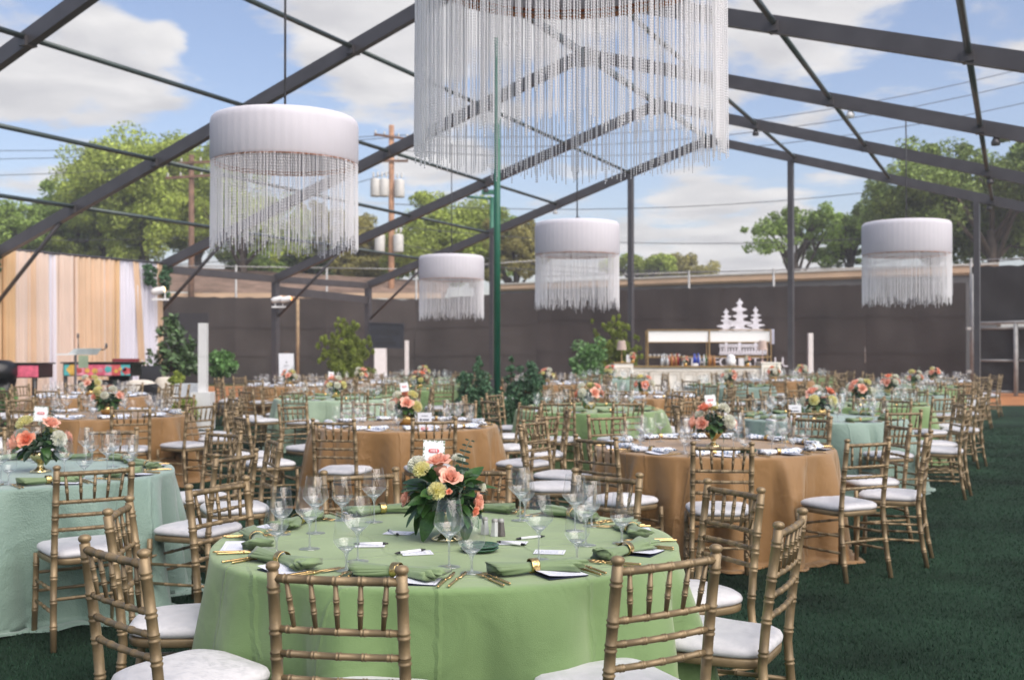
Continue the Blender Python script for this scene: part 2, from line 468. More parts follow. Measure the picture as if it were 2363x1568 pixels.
# ------------------------------------------------------------------ fence with windscreen (two runs and a gate)
def run(pts, name, label, mat, zt, post_over=0.75, seams=(0.33, 0.66), z0=0.05, group=None, npan=1):
    f = thing(name, label, 'fence', (0, 0, 0), group=group)
    for i in range(len(pts) - 1):
        (xa, ya), (xb, yb) = pts[i], pts[i + 1]; za, zb = zt[i], zt[i + 1]
        L = math.hypot(xb - xa, yb - ya); npn = max(1, round(L / 3.6))
        for k in range(npn):
            mb = MB(); nu, nv = 14, 12; P = []
            for j in range(nv):
                for q in range(nu):
                    s = (k - .006 + 1.012 * q / (nu - 1)) / npn; tz = j / (nv - 1)
                    zz_ = z0 + (za + (zb - za) * s - z0 - 0.02 * math.sin(q * 2.4)) * tz
                    w = 0.035 * math.sin(3.1 * s * L + 5 * tz) * math.sin(PI * tz) + 0.02 * math.sin(7 * s * L + 2 * i)
                    nx, ny = (yb - ya) / L, -(xb - xa) / L
                    P.append((xa + (xb - xa) * s + nx * w, ya + (yb - ya) * s + ny * w, zz_))
            mb.grid(P, nu, nv); mb.build('screen_panel', mat, f)
            s = k / npn; x, y = xa + (xb - xa) * s, ya + (yb - ya) * s; zt_ = za + (zb - za) * s
            mb = MB(); mb.tube([(x, y + 0.09, 0), (x, y + 0.09, zt_ + post_over)], 0.045, 8); mb.lathe([(0.05, 0), (0.05, 0.05), (0.0, 0.08)], 8, (x, y + 0.09, zt_ + post_over))
            mb.build('fence_post', galv_m, f)
            if k % 2 == 0:
                e = min(1, (k + 2) / npn)
                q0 = (x, y + 0.09, zt_ + post_over); q1 = (xa + (xb - xa) * e, ya + (yb - ya) * e + 0.09, za + (zb - za) * e + post_over)
                mb = MB(); mb.tube([q0, q1], 0.022, 6); mb.build('top_rail', galv_m, f)
                for sm in seams:
                    h0 = (x, y - 0.05, zt_ * sm); h1 = (q1[0], q1[1] - 0.14, (q1[2] - post_over) * sm)
                    mb = MB(); mb.beam(h0, h1, 0.012, 0.022); mb.build('seam', screen_m, f, smooth=False)
    return f
GY = [(at(330, 46), 46), (at(960, 47), 47), (at(1240, 46), 46), (at(2228, 38), 38)]
run(GY[:3], 'windscreen_fence', 'long black windscreen fence behind the stage and cheers sign', screen_m, [zat(683, 46), zat(691, 47), zat(672, 46)], 1.3, group='windscreen fences')
run(GY[2:], 'windscreen_fence', 'black windscreen fence behind the bar under the tan roof edge', screen_m, [zat(672, 46), zat(652, 38)], 0.62, (0.36, 0.7), group='windscreen fences')
gx = [(at(2244, 36.5), 36.5), (at(2480, 34.5), 34.5)]
run(gx, 'windscreen_fence', 'tall black windscreen above the gate at the far edge', screen2_m, [zat(615, 36.5), zat(607, 34.5)], 0.22, (0.5,), z0=zat(742, 36), group='windscreen fences')
gate = thing('chain_gate', 'double gate of galvanised tube frames covered in black screen', 'gate', (0, 0, 0))
def gpt(u, z, dy=0.0):
    y = 36.5 - 2.0 * (u - 2244) / 236 + dy
    return (at(u, y), y, z)
for u0, u1 in ((2252, 2342), (2347, 2440)):
    zt_ = zat(757, 36)
    mb = MB()
    for a, b in (((u0, 0.1), (u0, zt_)), ((u1, 0.1), (u1, zt_)), ((u0, zt_), (u1, zt_)), ((u0, 0.12), (u1, 0.12)), ((u0, zt_ * 0.52), (u1, zt_ * 0.52))):
        mb.tube([gpt(*a, -0.1), gpt(*b, -0.1)], 0.04, 8)
    mb.build('gate_frame', galv_m, gate)
    mb = MB(); P = []
    for j in range(10):
        for i in range(10):
            q = gpt(u0 + (u1 - u0) * i / 9, 0.12 + (zt_ - 0.14) * j / 9)
            P.append((q[0], q[1] - 0.05 + 0.05 * math.sin(i * .8 + j * 1.1), q[2]))
    mb.grid(P, 10, 10); mb.build('gate_screen', screen2_m, gate)
mb = MB()
for u in (2246, 2344): mb.tube([gpt(u, 0, -0.2), gpt(u, zat(630 if u < 2300 else 745, 36), -0.2)], 0.07, 8)
mb.tube([gpt(2244, zat(745, 36), -0.2), gpt(2470, zat(741, 35), -0.2)], 0.05, 8)
mb.build('gate_post', galv_m, gate)
for u, v in ((2240, 757), (2240, 857)):
    q = gpt(u, zat(v, 36), -0.22); mb = MB(); mb.box(q, (0.28, 0.1, 0.09)); mb.build('hinge', galv_m, gate, smooth=False)

# ------------------------------------------------------------------ buildings beyond the fence
bl = thing('low_building', 'low building with a wide brown shingle roof beyond the fence', 'building', (0, 0, 0))
xa, xb = at(300, 60), at(1010, 60)
mb = MB(); mb.box(((xa + xb) / 2, 63, 1.95), (xb - xa, 6, 3.9)); mb.build('wall', gwall_m, bl, smooth=False)
for k in range(26):                                     # shingle courses, each lapping the one below
    t0, t1 = k / 26, (k + 1) / 26
    mb = MB(); n_ = 24; P = []
    for t, dz in ((t0, -0.02), (t0, 0.06), (t1, 0.0)):
        for i in range(n_ + 1):
            s = i / n_; top = zat(612 + 40 * s, 66) if s < 0.97 else zat(650, 66)
            eav = zat(668 + 24 * s, 58.5)
            P.append((xa - 0.4 + (xb - xa + 0.8) * s, 58.5 + 7.5 * t, eav + (top - eav) * t + dz + 0.01 * ((i * 7 + k * 5) % 3)))
    mb.grid(P, n_ + 1, 3); mb.build('shingle_course', shingle_m, bl, smooth=False)
mb = MB(); mb.box(((xa + xb) / 2, 58.35, zat(682, 58.4)), (xb - xa + 0.6, 0.12, 0.28)); mb.build('gutter', fascia_m, bl, smooth=False)
for u in (470, 545, 620, 700, 790, 880):
    w = mb = MB(); mb.box((at(u, 59.9), 59.92, 3.1), (1.0, 0.1, 1.3)); wo = mb.build('window', white_m, bl, smooth=False)
    mb = MB(); mb.box((at(u, 59.9), 59.86, 3.1), (0.85, 0.04, 1.15)); mb.build('pane', M('pane_glass', (0.25, 0.22, 0.22), 0.1), wo, smooth=False)
bt = thing('flat_building', 'long flat roofed grey building with a tan roof edge behind the bar', 'building', (0, 0, 0))
c0, c1 = (at(1130, 60), 60), (at(2300, 50), 50)
def strip(name, za0, za1, zb0, zb1, dy, mat, th):
    mb = MB()
    for (x, y), z0, z1 in ((c0, za0, za1), (c1, zb0, zb1)):
        mb.v += [(x, y + dy, z0), (x, y + dy, z1), (x, y + dy + th, z1), (x, y + dy + th, z0)]
    for f in ((0, 3, 2, 1), (4, 5, 6, 7), (0, 1, 5, 4), (1, 2, 6, 5), (2, 3, 7, 6), (3, 0, 4, 7)): mb.f.append(f); mb.mi.append(0)
    return mb.build(name, mat, bt, smooth=False)
strip('wall', 0, zat(668, 60), 0, zat(627, 50), 0, gwall_m, 9)
strip('fascia', zat(668, 60), zat(658, 60), zat(627, 50), zat(611, 50), -0.25, fascia_m, 9)
strip('coping', zat(658, 60) + .003, zat(655, 60), zat(611, 50) + .003, zat(606, 50), -0.32, M('coping_metal', (0.62, 0.58, 0.52), 0.4, metal=0.3), 9)
strip('soffit', zat(672, 60), zat(668, 60) - .004, zat(632, 50), zat(627, 50) - .004, -0.1, fascia_m, 0.08)

# ------------------------------------------------------------------ utility poles and wires
def upole(u, d, vtop, rad, mat, label, arms, cans, lean=0.0):
    x = at(u, d); H = zat(vtop, d)
    t = thing('utility_pole', label, 'utility pole', (x, d, 0), group='utility poles')
    mb = MB(); mb.tube([(0, 0, 0), (lean, 0, H)], [rad * 1.15, rad * 0.85], 12); mb.build('shaft', mat, t)
    for v, w, tilt in arms:
        z = zat(v, d)
        mb = MB(); mb.beam((-w / 2, -rad, z + tilt), (w / 2, -rad, z - tilt), 0.1, 0.13); a = mb.build('crossarm', wood2_m, t, smooth=False)
        for k in (-0.46, -0.2, 0.22, 0.47):
            mb = MB(); mb.lathe([(0.03, 0), (0.06, 0.06), (0.035, 0.12), (0.055, 0.17), (0, 0.22)], 8, (k * w, -rad, z + 0.05 - tilt * 2 * k)); mb.build('insulator', xfmr_m, a)
    for v, k in cans:
        z = zat(v, d)
        mb = MB(); mb.lathe([(0.0, -0.52), (0.27, -0.5), (0.29, -0.42), (0.29, 0.42), (0.27, 0.47), (0.1, 0.53), (0, 0.54)], 14, (k, -rad - .1, z))
        c = mb.build('transformer', xfmr_m, t)
        for q in (-0.12, 0.12):
            mb = MB(); mb.lathe([(0.05, 0), (0.07, 0.08), (0.04, 0.16), (0.06, 0.24), (0, 0.3)], 8, (k + q, -rad - .1, z + 0.6)); mb.build('bushing', xfmr_m, c)
    return t
upole(903, 62, 288, 0.17, wood_m, 'orange brown wooden utility pole carrying grey transformer cans', [(316, 1.9, 0.13), (372, 1.9, 0.0)], [(434, -0.86), (434, -0.38), (436, 0.48), (562, -0.62), (562, 0.42)])
upole(441, 58, 357, 0.16, wood2_m, 'dark wooden utility pole with two crossarms among green trees', [(376, 2.4, -0.06), (408, 2.6, -0.08)], [])
for a, b, sag, lab in (((880, 62, 312), (-900, 80, 296), 1.2, 'upper'), ((905, 62, 316), (-900, 80, 330), 1.2, 'second'), ((441, 58, 376), (-600, 75, 372), 0.8, 'third'), ((470, 58, 410), (903, 62, 395), 0.9, 'short'),
                       ((903, 62, 310), (2700, 60, 60), 2.0, 'upper'), ((905, 62, 330), (2700, 60, 95), 2.0, 'second'), ((905, 62, 345), (2700, 60, 150), 2.0, 'third'),
                       ((903, 62, 470), (2700, 60, 330), 1.5, 'fourth'), ((903, 62, 520), (2700, 58, 470), 1.5, 'fifth'), ((903, 62, 560), (2700, 58, 480), 2.4, 'lowest'),
                       ((903, 62, 520), (-700, 70, 510), 1.0, 'lower'), ((903, 62, 566), (-700, 62, 640), .6, 'lowest'), ((903, 62, 590), (2500, 57, 580), 1.2, 'bottom')):
    A = Vector((at(a[0], a[1]), a[1], zat(a[2], a[1]))); B = Vector((at(b[0], b[1]), b[1], zat(b[2], b[1])))
    mb = MB(); mb.tube([A.lerp(B, k / 16) - Vector((0, 0, sag * 4 * (k / 16) * (1 - k / 16))) for k in range(17)], 0.022, 5)
    side = 'stage' if b[0] < 0 else 'bar'
    if lab == 'short': side = 'two poles'
    tag(mb.build('power_line', wire_m), f'{lab} sagging power line running over the {side} side from the wooden pole', 'power line', 'power lines')

# ------------------------------------------------------------------ trees and shrubs
def leaf_cards(cent, rad, per, size, up=0.25, squash=0.8):
    k = len(cent); n = k * per
    c = np.repeat(np.asarray(cent), per, 0); r = np.repeat(np.asarray(rad), per)
    d = rng.normal(0, 1, (n, 3)); d /= np.linalg.norm(d, axis=1)[:, None]
    pos = c + d * (r * (0.35 + 0.65 * rng.random(n) ** 0.6))[:, None] * np.array([1, 1, squash])
    nrm = d * 0.6 + rng.normal(0, 0.6, (n, 3)) + np.array([0, 0, up]); nrm /= np.linalg.norm(nrm, axis=1)[:, None]
    a = np.cross(nrm, rng.normal(0, 1, (n, 3))); a /= np.linalg.norm(a, axis=1)[:, None]
    b = np.cross(nrm, a)
    s = size * (0.6 + 0.8 * rng.random(n))[:, None]
    V = np.empty((n, 4, 3))
    V[:, 0] = pos - a * s; V[:, 1] = pos - b * s * 0.45; V[:, 2] = pos + a * s; V[:, 3] = pos + b * s * 0.45
    return V.reshape(-1, 3)

def tree(u, d, vtop, w, vbase, mat, label, seed, per=270, nclump=80, leaf=0.2, fill=0.75, group='trees beyond the fence', lopsided=0.0):
    """broad tree at picture column u, distance d; crown from row vtop down to vbase, w metres wide"""
    rs = np.random.default_rng(seed); rr = random.Random(seed)
    x = at(u, d); zt, zb = zat(vtop, d), zat(vbase, d); h = zt - zb; zc = (zt + zb) / 2
    t = thing('broadleaf_tree', label, 'tree', (x, d, 0), group=group)
    mb = MB(); th = max(0.5, zb + h * 0.25)
    mb.tube([(0, 0, 0), (0.1, 0, th * 0.5), (lopsided * .3, 0, th)], [0.032 * w + .1, 0.025 * w + .08, 0.02 * w + .06], 8)
    mb.build('trunk', bark_m, t)
    leaf *= .56; nclump = int(nclump * 1.5)
    cent, rad = [], []
    # big lobes, each made of leaf clumps
    lobes = [(rr.uniform(-.36, .36) * w + lopsided * rr.random(), rr.uniform(-.3, .3) * w, zc + rr.uniform(-.3, .28) * h, rr.uniform(.18, .30)) for _ in range(9)] + [(lopsided * .5, 0, zt - h * .22, .22)]
    while len(cent) < nclump:
        lb = rr.choice(lobes)
        v = Vector((rr.gauss(0, 1), rr.gauss(0, 1), rr.gauss(0, 1) * .9)).normalized() * (rr.random() ** .4) * rr.choice((1, 1, 1, 1.1))
        p = (lb[0] + v.x * lb[3] * w, lb[1] + v.y * lb[3] * w, lb[2] + v.z * lb[3] * min(w, h * 1.3))
        if p[2] > zt or p[2] < zb - 0.05 * h: continue
        cent.append(p); rad.append(rr.uniform(.03, .11) * w)
    for lb in lobes:
        mb = MB(); top = Vector((lb[0], lb[1], lb[2])); base = Vector((lopsided * .2, 0, th * rr.uniform(.7, .98)))
        mid = base.lerp(top, .5) + Vector((rr.uniform(-.4, .4), rr.uniform(-.4, .4), .3))
        mb.tube([base, mid, top], [0.013 * w + .03, 0.009 * w + .02, 0.02], 6)
        for _ in range(4):
            e = rr.choice(cent)
            if (Vector(e) - top).length < w * .4: mb.tube([mid, top.lerp(Vector(e), .5), e], [0.05, 0.03, 0.012], 5)
        mb.build('limb', bark_m, t)
    link('crown', np_mesh('crown', leaf_cards(cent, rad, per, leaf), 4, mat), t)
    return t
# long run of trees behind the stage
tree(30, 66, 470, 7.5, 620, leafB, 'dull green tree above the stage drape at the picture edge', 11, nclump=90)
tree(150, 72, 425, 8.5, 610, leafB, 'mid green tree standing beside the tallest bright tree', 12, nclump=110)
tree(330, 68, 308, 11.5, 600, leafA, 'tallest bright spring green tree behind the stage', 13, nclump=160, leaf=0.22)
tree(240, 70, 385, 7.5, 610, leafA, 'yellow green tree between the dull one and the tallest', 10, nclump=90)
tree(455, 74, 330, 8.0, 590, leafA, 'bright green tree behind the dark utility pole', 14, nclump=120, leaf=0.22)
tree(640, 78, 520, 10, 640, leafC, 'dark low tree behind the fringed chandelier', 16, nclump=90)
tree(560, 64, 420, 7.0, 590, leafA, 'loose bright green tree seen through the hanging fringe', 15, nclump=70, per=110)
tree(800, 70, 470, 6.5, 640, leafO, 'yellowish tree left of the wooden utility pole', 17, nclump=80)
tree(720, 76, 545, 8.0, 650, leafB, 'mid green tree low behind the big chandelier fringe', 9, nclump=80)
tree(850, 80, 560, 9.0, 660, leafC, 'dark bushy tree at the foot of the wooden pole', 18, nclump=90)
tree(1000, 68, 455, 9.0, 650, leafA, 'rounded bright green tree behind the wooden pole', 19, nclump=150)
tree(1100, 74, 500, 6.5, 650, leafB, 'green tree just behind the green tent pole', 20, nclump=100)
tree(1190, 66, 512, 4.6, 660, leafO, 'olive gold tree right of the green pole', 21, nclump=80)
tree(1470, 88, 592, 6.0, 650, leafA, 'small far tree left of the low cloud bank', 22, nclump=50)
tree(1560, 95, 588, 7.0, 648, leafO, 'small yellow green tree low above the tan roof', 23, nclump=60)
tree(1835, 62, 478, 5.4, 622, leafB, 'airy grey green tree behind the second gable post', 24, nclump=60, per=90)
tree(1960, 64, 500, 5.2, 622, leafB, 'spreading tree left of the right-hand chandelier', 25, nclump=70, per=110)
tree(2150, 58, 420, 8.0, 610, leafC, 'dark green oak behind the right-hand chandelier', 26, nclump=95)
tree(2290, 54, 318, 9.5, 600, leafC, 'big dark oak at the picture edge above the gate', 27, nclump=140, leaf=0.2)
tree(2420, 60, 330, 9.0, 600, leafB, 'oak beyond the edge of the gate, half out of view', 28, nclump=120)

def shrub(name, label, u, d, vtop, w, mat, kind, seed, per=60, ncl=40, leaf=0.04, stem=0.0, vbot=None, group='potted and planted shrubs', z0=0.0):
    rr = random.Random(seed); x = at(u, d); zt = zat(vtop, d)
    t = thing(name, label, 'shrub' if name != 'potted_tree' else 'potted tree', (x, d, z0), group=group)
    zt -= z0
    cent, rad = [], []; zb = stem if vbot is None else zat(vbot, d) - z0
    mb = MB()
    for _ in range(ncl):
        s = rr.random()
        if kind == 'cone':
            r = w / 2 * (1 - s) ** 0.75 * rr.uniform(.35, 1); q = rr.random() * 2 * PI; z = zb + (zt - zb) * s * .97
        elif kind == 'plume':
            q = (_ % 13) / 13 * 2 * PI + .3; lean = (.15, .75, .95, .5, .85, .35, .7)[_ % 7]; top = zb + (zt - zb) * (1.0 - .55 * lean ** 1.3 * ((_ % 13) * 7 % 5) / 4)
            if _ % 13 == 0: lean, top = .05, zt
            z = zb + (top - zb) * s; r = w / 2 * lean * (.35 + .65 * s) ; cent.append((r * math.cos(q) + rr.gauss(0, .03), r * math.sin(q) + rr.gauss(0, .03), z)); rad.append(w * (.10 - .075 * s)); continue
        elif kind == 'bushy':
            r = w / 2 * (rr.random() ** .5) * (1 - .55 * s ** 1.5); q = rr.random() * 2 * PI; z = zb + (zt - zb) * s * rr.uniform(.55, 1)
        elif kind == 'spiky':
            r = w / 2 * (0.35 + .65 * rr.random()) * (1 - .75 * s); q = rr.random() * 2 * PI; z = zb + (zt - zb) * (s ** 1.1)
        else:
            v = Vector((rr.gauss(0, 1), rr.gauss(0, 1), rr.gauss(0, 1))).normalized() * rr.random() ** .4
            cent.append((v.x * w / 2 * .85, v.y * w / 2 * .85, (zb + zt) / 2 + v.z * (zt - zb) / 2 * .9)); rad.append(w * rr.uniform(.09, .17)); continue
        cent.append((r * math.cos(q), r * math.sin(q), z)); rad.append(w * rr.uniform(.06, .13))
    for c in rr.sample(cent, min(12, len(cent))): mb.tube([(0, 0, max(0, zb - .05)), (c[0] * .4, c[1] * .4, zb + (c[2] - zb) * .6), c], [0.018, 0.012, 0.004], 5)
    mb.tube([(0, 0, 0), (0, 0, zb + (zt - zb) * .4)], [0.028, 0.015], 6)
    mb.build('stem', bark_m, t)
    link('foliage', np_mesh('foliage', leaf_cards(cent, rad, per, leaf, squash=1.6 if kind in ('cone', 'plume') else 1.0), 4, mat), t)
    return t
def pot(t, r, h, mat):
    mb = MB(); mb.lathe([(r * .75, 0), (r, h), (r * .92, h), (r * .9, h - .03), (0, h - .03)], 16, cap0=True); return mb.build('pot', mat, t)
blackpot = M('black_pot', (0.02, 0.02, 0.02), 0.5)
shrub('juniper_shrub', 'yellow green upright juniper beside the dark cheers sign', 803, 33, 736, 1.95, leafJ, 'plume', 31, per=120, ncl=270, leaf=0.036)
shrub('juniper_shrub', 'feathery juniper behind the round bush left of the bar', 1425, 33, 726, 1.7, leafJ, 'plume', 32, per=110, ncl=240, leaf=0.036)
shrub('round_shrub', 'bright round leafed bush left of the bar', 1362, 31.5, 768, 1.25, leafG, 'round', 33, per=70, ncl=60, leaf=0.06)
shrub('planted_shrub', 'dark loose shrub left of the green pole foot', 1092, 19.4, 846, .92, leafS, 'bushy', 34, per=90, ncl=150, leaf=0.028)
shrub('planted_shrub', 'thin upright shoot left of the green pole', 1104, 19.9, 818, .4, leafS, 'spiky', 35, per=30, ncl=30, leaf=0.03)
shrub('planted_shrub', 'dark bushy shrub right of the green pole foot', 1217, 19.6, 830, .92, leafS, 'bushy', 36, per=90, ncl=140, leaf=0.028)
shrub('planted_shrub', 'slim shrub just right of the green pole', 1176, 20.0, 818, .4, leafS, 'spiky', 37, per=40, ncl=40, leaf=0.03)
shrub('planted_shrub', 'low dark shrub in front of the green pole', 1152, 19.3, 895, .7, leafS, 'round', 38, per=80, ncl=50, leaf=0.03)
t = shrub('potted_tree', 'tall magnolia with big dark leaves beside the stage drape', 395, 26.3, 736, 1.45, leafM, 'cone', 39, per=17, ncl=46, leaf=0.095, vbot=852); pot(t, .2, .35, blackpot)
t = shrub('potted_tree', 'broad leafed bush below the magnolia by the white column', 424, 26.6, 800, .8, leafM, 'round', 40, per=20, ncl=30, leaf=0.09, vbot=868); pot(t, .2, .35, blackpot)
t = shrub('potted_tree', 'standard tree with a round bright crown behind the white column', 512, 25.0, 808, .78, leafG, 'round', 41, per=70, ncl=46, leaf=0.06, vbot=868); pot(t, .17, .3, blackpot)
t = shrub('potted_tree', 'small clipped green bush in a black pot before the sofas', 408, 22.0, 852, .33, leafA, 'round', 42, per=80, ncl=30, leaf=0.03, vbot=903); pot(t, .13, .2, blackpot)
shrub('boxwood_hedge', 'low clipped boxwood beside the column plinth', 430, 20.6, 906, .5, leafA, 'round', 43, per=90, ncl=40, leaf=0.025)
shrub('planted_shrub', 'green bush at the picture edge below the black piano', 12, 21.5, 885, .5, leafG, 'round', 44, per=60, ncl=36, leaf=0.04)
# ------------------------------------------------------------------ stage, drape and band things
black_m = M('black_lacquer', (0.008, 0.008, 0.009), 0.3, var=0.1)
blackc_m = M('black_cloth', (0.012, 0.012, 0.013), 0.9)
gold_m = M('gold_metal', (0.62, 0.40, 0.14), 0.28, metal=0.9, var=0.1)
bronze_m = M('brass_frame', (0.45, 0.30, 0.13), 0.35, metal=0.7, var=0.1)
sofa_m = M('sofa_fabric', (0.62, 0.57, 0.49), 0.85, var=0.06, bump=0.2, bscale=90)
whitep_m = M('white_card', (0.78, 0.79, 0.83), 0.7, var=0.02)
# drape: one curtain panel after another, tan, white or lilac, each gathered into folds
pe = tent(-2, -te(-2, -1)); pf = tent(-3, -te(-3, -1))
dirv = (pf - pe); dirv.z = 0; dl = dirv.length; dirv.normalize(); nrmv = Vector((-dirv.y, dirv.x, 0))
if nrmv.y > 0: nrmv = -nrmv
drape = thing('stage_drape', 'tall stage backdrop of tan, white and lilac sheer curtains', 'drape', (pe.x + nrmv.x * .22, pe.y + nrmv.y * .22, 0))
tan_m = M('drape_tan', (0.80, 0.58, 0.40), 0.8, var=0.12, scale=0.6, trans=0.3)
peach_m = M('drape_peach', (0.82, 0.67, 0.57), 0.8, var=0.1, scale=0.6, trans=0.3)
lilac_m = M('drape_lilac', (0.86, 0.84, 0.92), 0.8, var=0.06, scale=0.6, trans=0.3)
deep_m = M('drape_ochre', (0.74, 0.51, 0.29), 0.8, var=0.12, scale=0.6, trans=0.25)
zt0 = pe.z + 0.09
widths = [(.12, tan_m), (.10, tan_m), (.62, lilac_m), (.16, tan_m), (.52, lilac_m), (.12, deep_m)]
while sum(w for w, _ in widths) < 7.6: widths.append((random.uniform(.10, .30), random.choice((tan_m, tan_m, peach_m, peach_m, lilac_m, tan_m, peach_m, deep_m))))
sx = 0.05
for i, (w, mt) in enumerate(widths):
    mb = MB(); nu = max(12, int(w / .018)); nv = 10; P = []
    ph = random.random() * 6; skew = random.uniform(-.03, .03) if i not in (3,) else -.35
    for j in range(nv):
        q = j / (nv - 1)
        for k in range(nu):
            s = sx - .05 + (w + .10) * k / (nu - 1)
            dep = 0.05 * math.sin(s * 40 + ph + .6 * math.sin(q * 2)) * (.5 + .5 * q) + 0.02 * math.sin(s * 17 + ph) - (.03 if mt is lilac_m else 0) + .002 * i
            p = dirv * (s + skew * q * (1 - .3 * q)) + nrmv * dep
            P.append((p.x, p.y, zt0 * (1 - q) + 0.25 * q))
    mb.grid(P, nu, nv); mb.build('curtain_panel', mt, drape)
    sx += w
mb = MB(); P = []
for z in (zt0 - .01, .25):
    for k in range(40):
        p = dirv * (-.02 + (sx + .02) * k / 39) - nrmv * (.16 + .02 * math.sin(k * 1.3)); P.append((p.x, p.y, z))
mb.grid(P, 40, 2); mb.build('lining_curtain', lilac_m, drape)
mb = MB(); a = nrmv * .02; b = dirv * sx + a
mb.tube([(a.x, a.y, zt0 + .02), (b.x, b.y, zt0 + .02)], 0.03, 8); mb.build('drape_rod', steel_m, drape)
# evergreen garlands on the drape's corners
for s0, ln_, lab in ((0.08, .75, 'hanging green garland on the inner corner of the drape'), (0.62, .5, 'shorter green garland on top of the white curtain'), (5.25, .55, 'green garland on the drape by the picture edge')):
    cent = [tuple(pe + dirv * (s0 + random.uniform(-.16, .16)) + nrmv * .36 + Vector((0, 0, -random.random() * ln_))) for _ in range(26)]
    V = leaf_cards(cent, [.09] * 26, 30, .05)
    tag(link('garland', np_mesh('garland', V, 4, leafS)), lab, 'garland', 'garlands on the drape', 'thing')

# low stage
stx, sty = at(190, 24.9), 24.9
mb = MB(); mb.box((stx - 1.0, sty - .3, .12), (7.0, 2.6, .24), rz=math.atan2(dirv.y, dirv.x) + PI)
tag(mb.build('stage_riser', M('stage_cloth', (0.20, 0.13, 0.09), .9), smooth=False), 'low dark stage platform under the pianos', 'stage', kind='thing')

paint = [M('paint_teal', (0.10, 0.45, 0.46), .4, var=.2, scale=9), M('paint_yellow', (0.72, 0.45, 0.10), .4, var=.2, scale=9), M('paint_pink', (0.80, 0.33, 0.40), .4, var=.25, scale=7),
         M('paint_red', (0.62, 0.06, 0.08), .4, var=.35, scale=6, alt=(.75, .16, .16)), M('paint_blue', (0.12, 0.22, 0.50), .4, var=.2, scale=9), M('paint_rose', (0.75, 0.14, 0.22), .4, var=.3, scale=8)]
def piano(u0, u1, d, label, flip, v_top=838, v_bot=868):
    x0, x1 = at(u0, d), at(u1, d); w = x1 - x0; zt_, zb_ = zat(v_top, d), zat(v_bot, d)
    t = thing('painted_piano', label, 'piano', ((x0 + x1) / 2, d, 0), group='painted pianos')
    mb = MB(); mb.box((0, .3, zt_ + .015), (w + .08, .75, .03)); mb.build('lid', black_m, t, smooth=False)
    mb = MB(); mb.box((0, .3, (zt_ + zb_) / 2), (w, .66, zt_ - zb_ - .01)); mb.build('case', black_m, t, smooth=False)
    return t, w, zt_, zb_
t, w, zt_, zb_ = piano(147, 305, 24.4, 'piano with a bright painted pink, red and teal front panel', False)
segs = [(0, .10, 0), (.10, .17, 1), (.17, .30, 2), (.30, .62, 5), (.62, .72, 2), (.72, .86, 3), (.86, 1.0, 0)]
for a, b, m in segs:
    mb = MB(); mb.box((-w / 2 + .03 + (a + b) / 2 * (w - .06), -.045, (zt_ + zb_) / 2), ((b - a) * (w - .06), .02, zt_ - zb_ - .05)); mb.build('painted_panel', paint[m], t, smooth=False)
for q, r_, m in ((.135, .10, 1), (.24, .06, 3), (.36, .05, 1), (.47, .06, 1), (.55, .05, 2), (.665, .07, 0), (.78, .04, 1), (.84, .035, 1), (.93, .08, 3), (.90, .04, 4)):
    mb = MB(); n_ = 10; pts = [(r_ * (1 + .3 * (k % 2)) * math.cos(2 * PI * k / n_), r_ * (1 + .3 * (k % 2)) * math.sin(2 * PI * k / n_) * .9) for k in range(n_)]
    mb.prism(pts, (-w / 2 + q * w, -.06, (zt_ + zb_) / 2 + random.uniform(-.03, .03)), (1, 0, 0), (0, 0, 1), (0, 1, 0), .006); mb.build('painted_flower', paint[m], t, smooth=False)
for sx_ in (-1, 1):
    mb = MB(); mb.tube([(sx_ * (w / 2 - .04), 0, zb_), (sx_ * (w / 2 - .05), 0, .24)], [.05, .03], 8); mb.build('leg', black_m, t)
mb = MB(); mb.tube([(.35, .4, zb_), (.38, .4, .24)], [.26, .16], 10); mb.build('leg', black_m, t)
mb = MB(); mb.box((.1, -.25, zb_ - .12), (.75, .35, .1)); mb.tube([(.0, -.25, zb_ - .15), (-.1, -.25, .24)], .03, 6); mb.tube([(.3, -.25, zb_ - .15), (.35, -.25, .24)], .03, 6)
tag(link('piano_bench', mb.mesh('piano_bench', black_m, False), None, t.location), 'black bench tucked under the painted piano', 'bench')
mb = MB(); mb.box((.55, .2, zt_ + .07), (.5, .3, .07)); tag(link('mixer', mb.mesh('mixer', M('mixer_red', (.25, .04, .05), .5), False), None, t.location), 'small dark red mixer on the painted piano', 'mixer')
t, w, zt_, zb_ = piano(-62, 92, 22.2, 'black piano at the picture edge with a red painted end panel', True, 840, 872)
mb = MB(); mb.box((w / 2 - .32, -.05, (zt_ + zb_) / 2), (.62, .02, zt_ - zb_ - .05)); mb.build('painted_panel', paint[5], t, smooth=False)
mb = MB(); mb.lathe([(0, .0), (.42, .0), (.46, .1), (.46, .28), (.3, .38), (0, .4)], 18, (-.2, -.1, zb_ - .02)); mb.build('body', black_m, t)
mb = MB(); mb.tube([(w / 2 - .1, 0, zb_), (w / 2 - .12, 0, .24)], [.055, .04], 8); mb.build('leg', black_m, t)
mb = MB(); mb.tube([(-.1, 0, zb_), (-.08, 0, .24)], [.3, .14], 10); mb.build('leg', black_m, t)
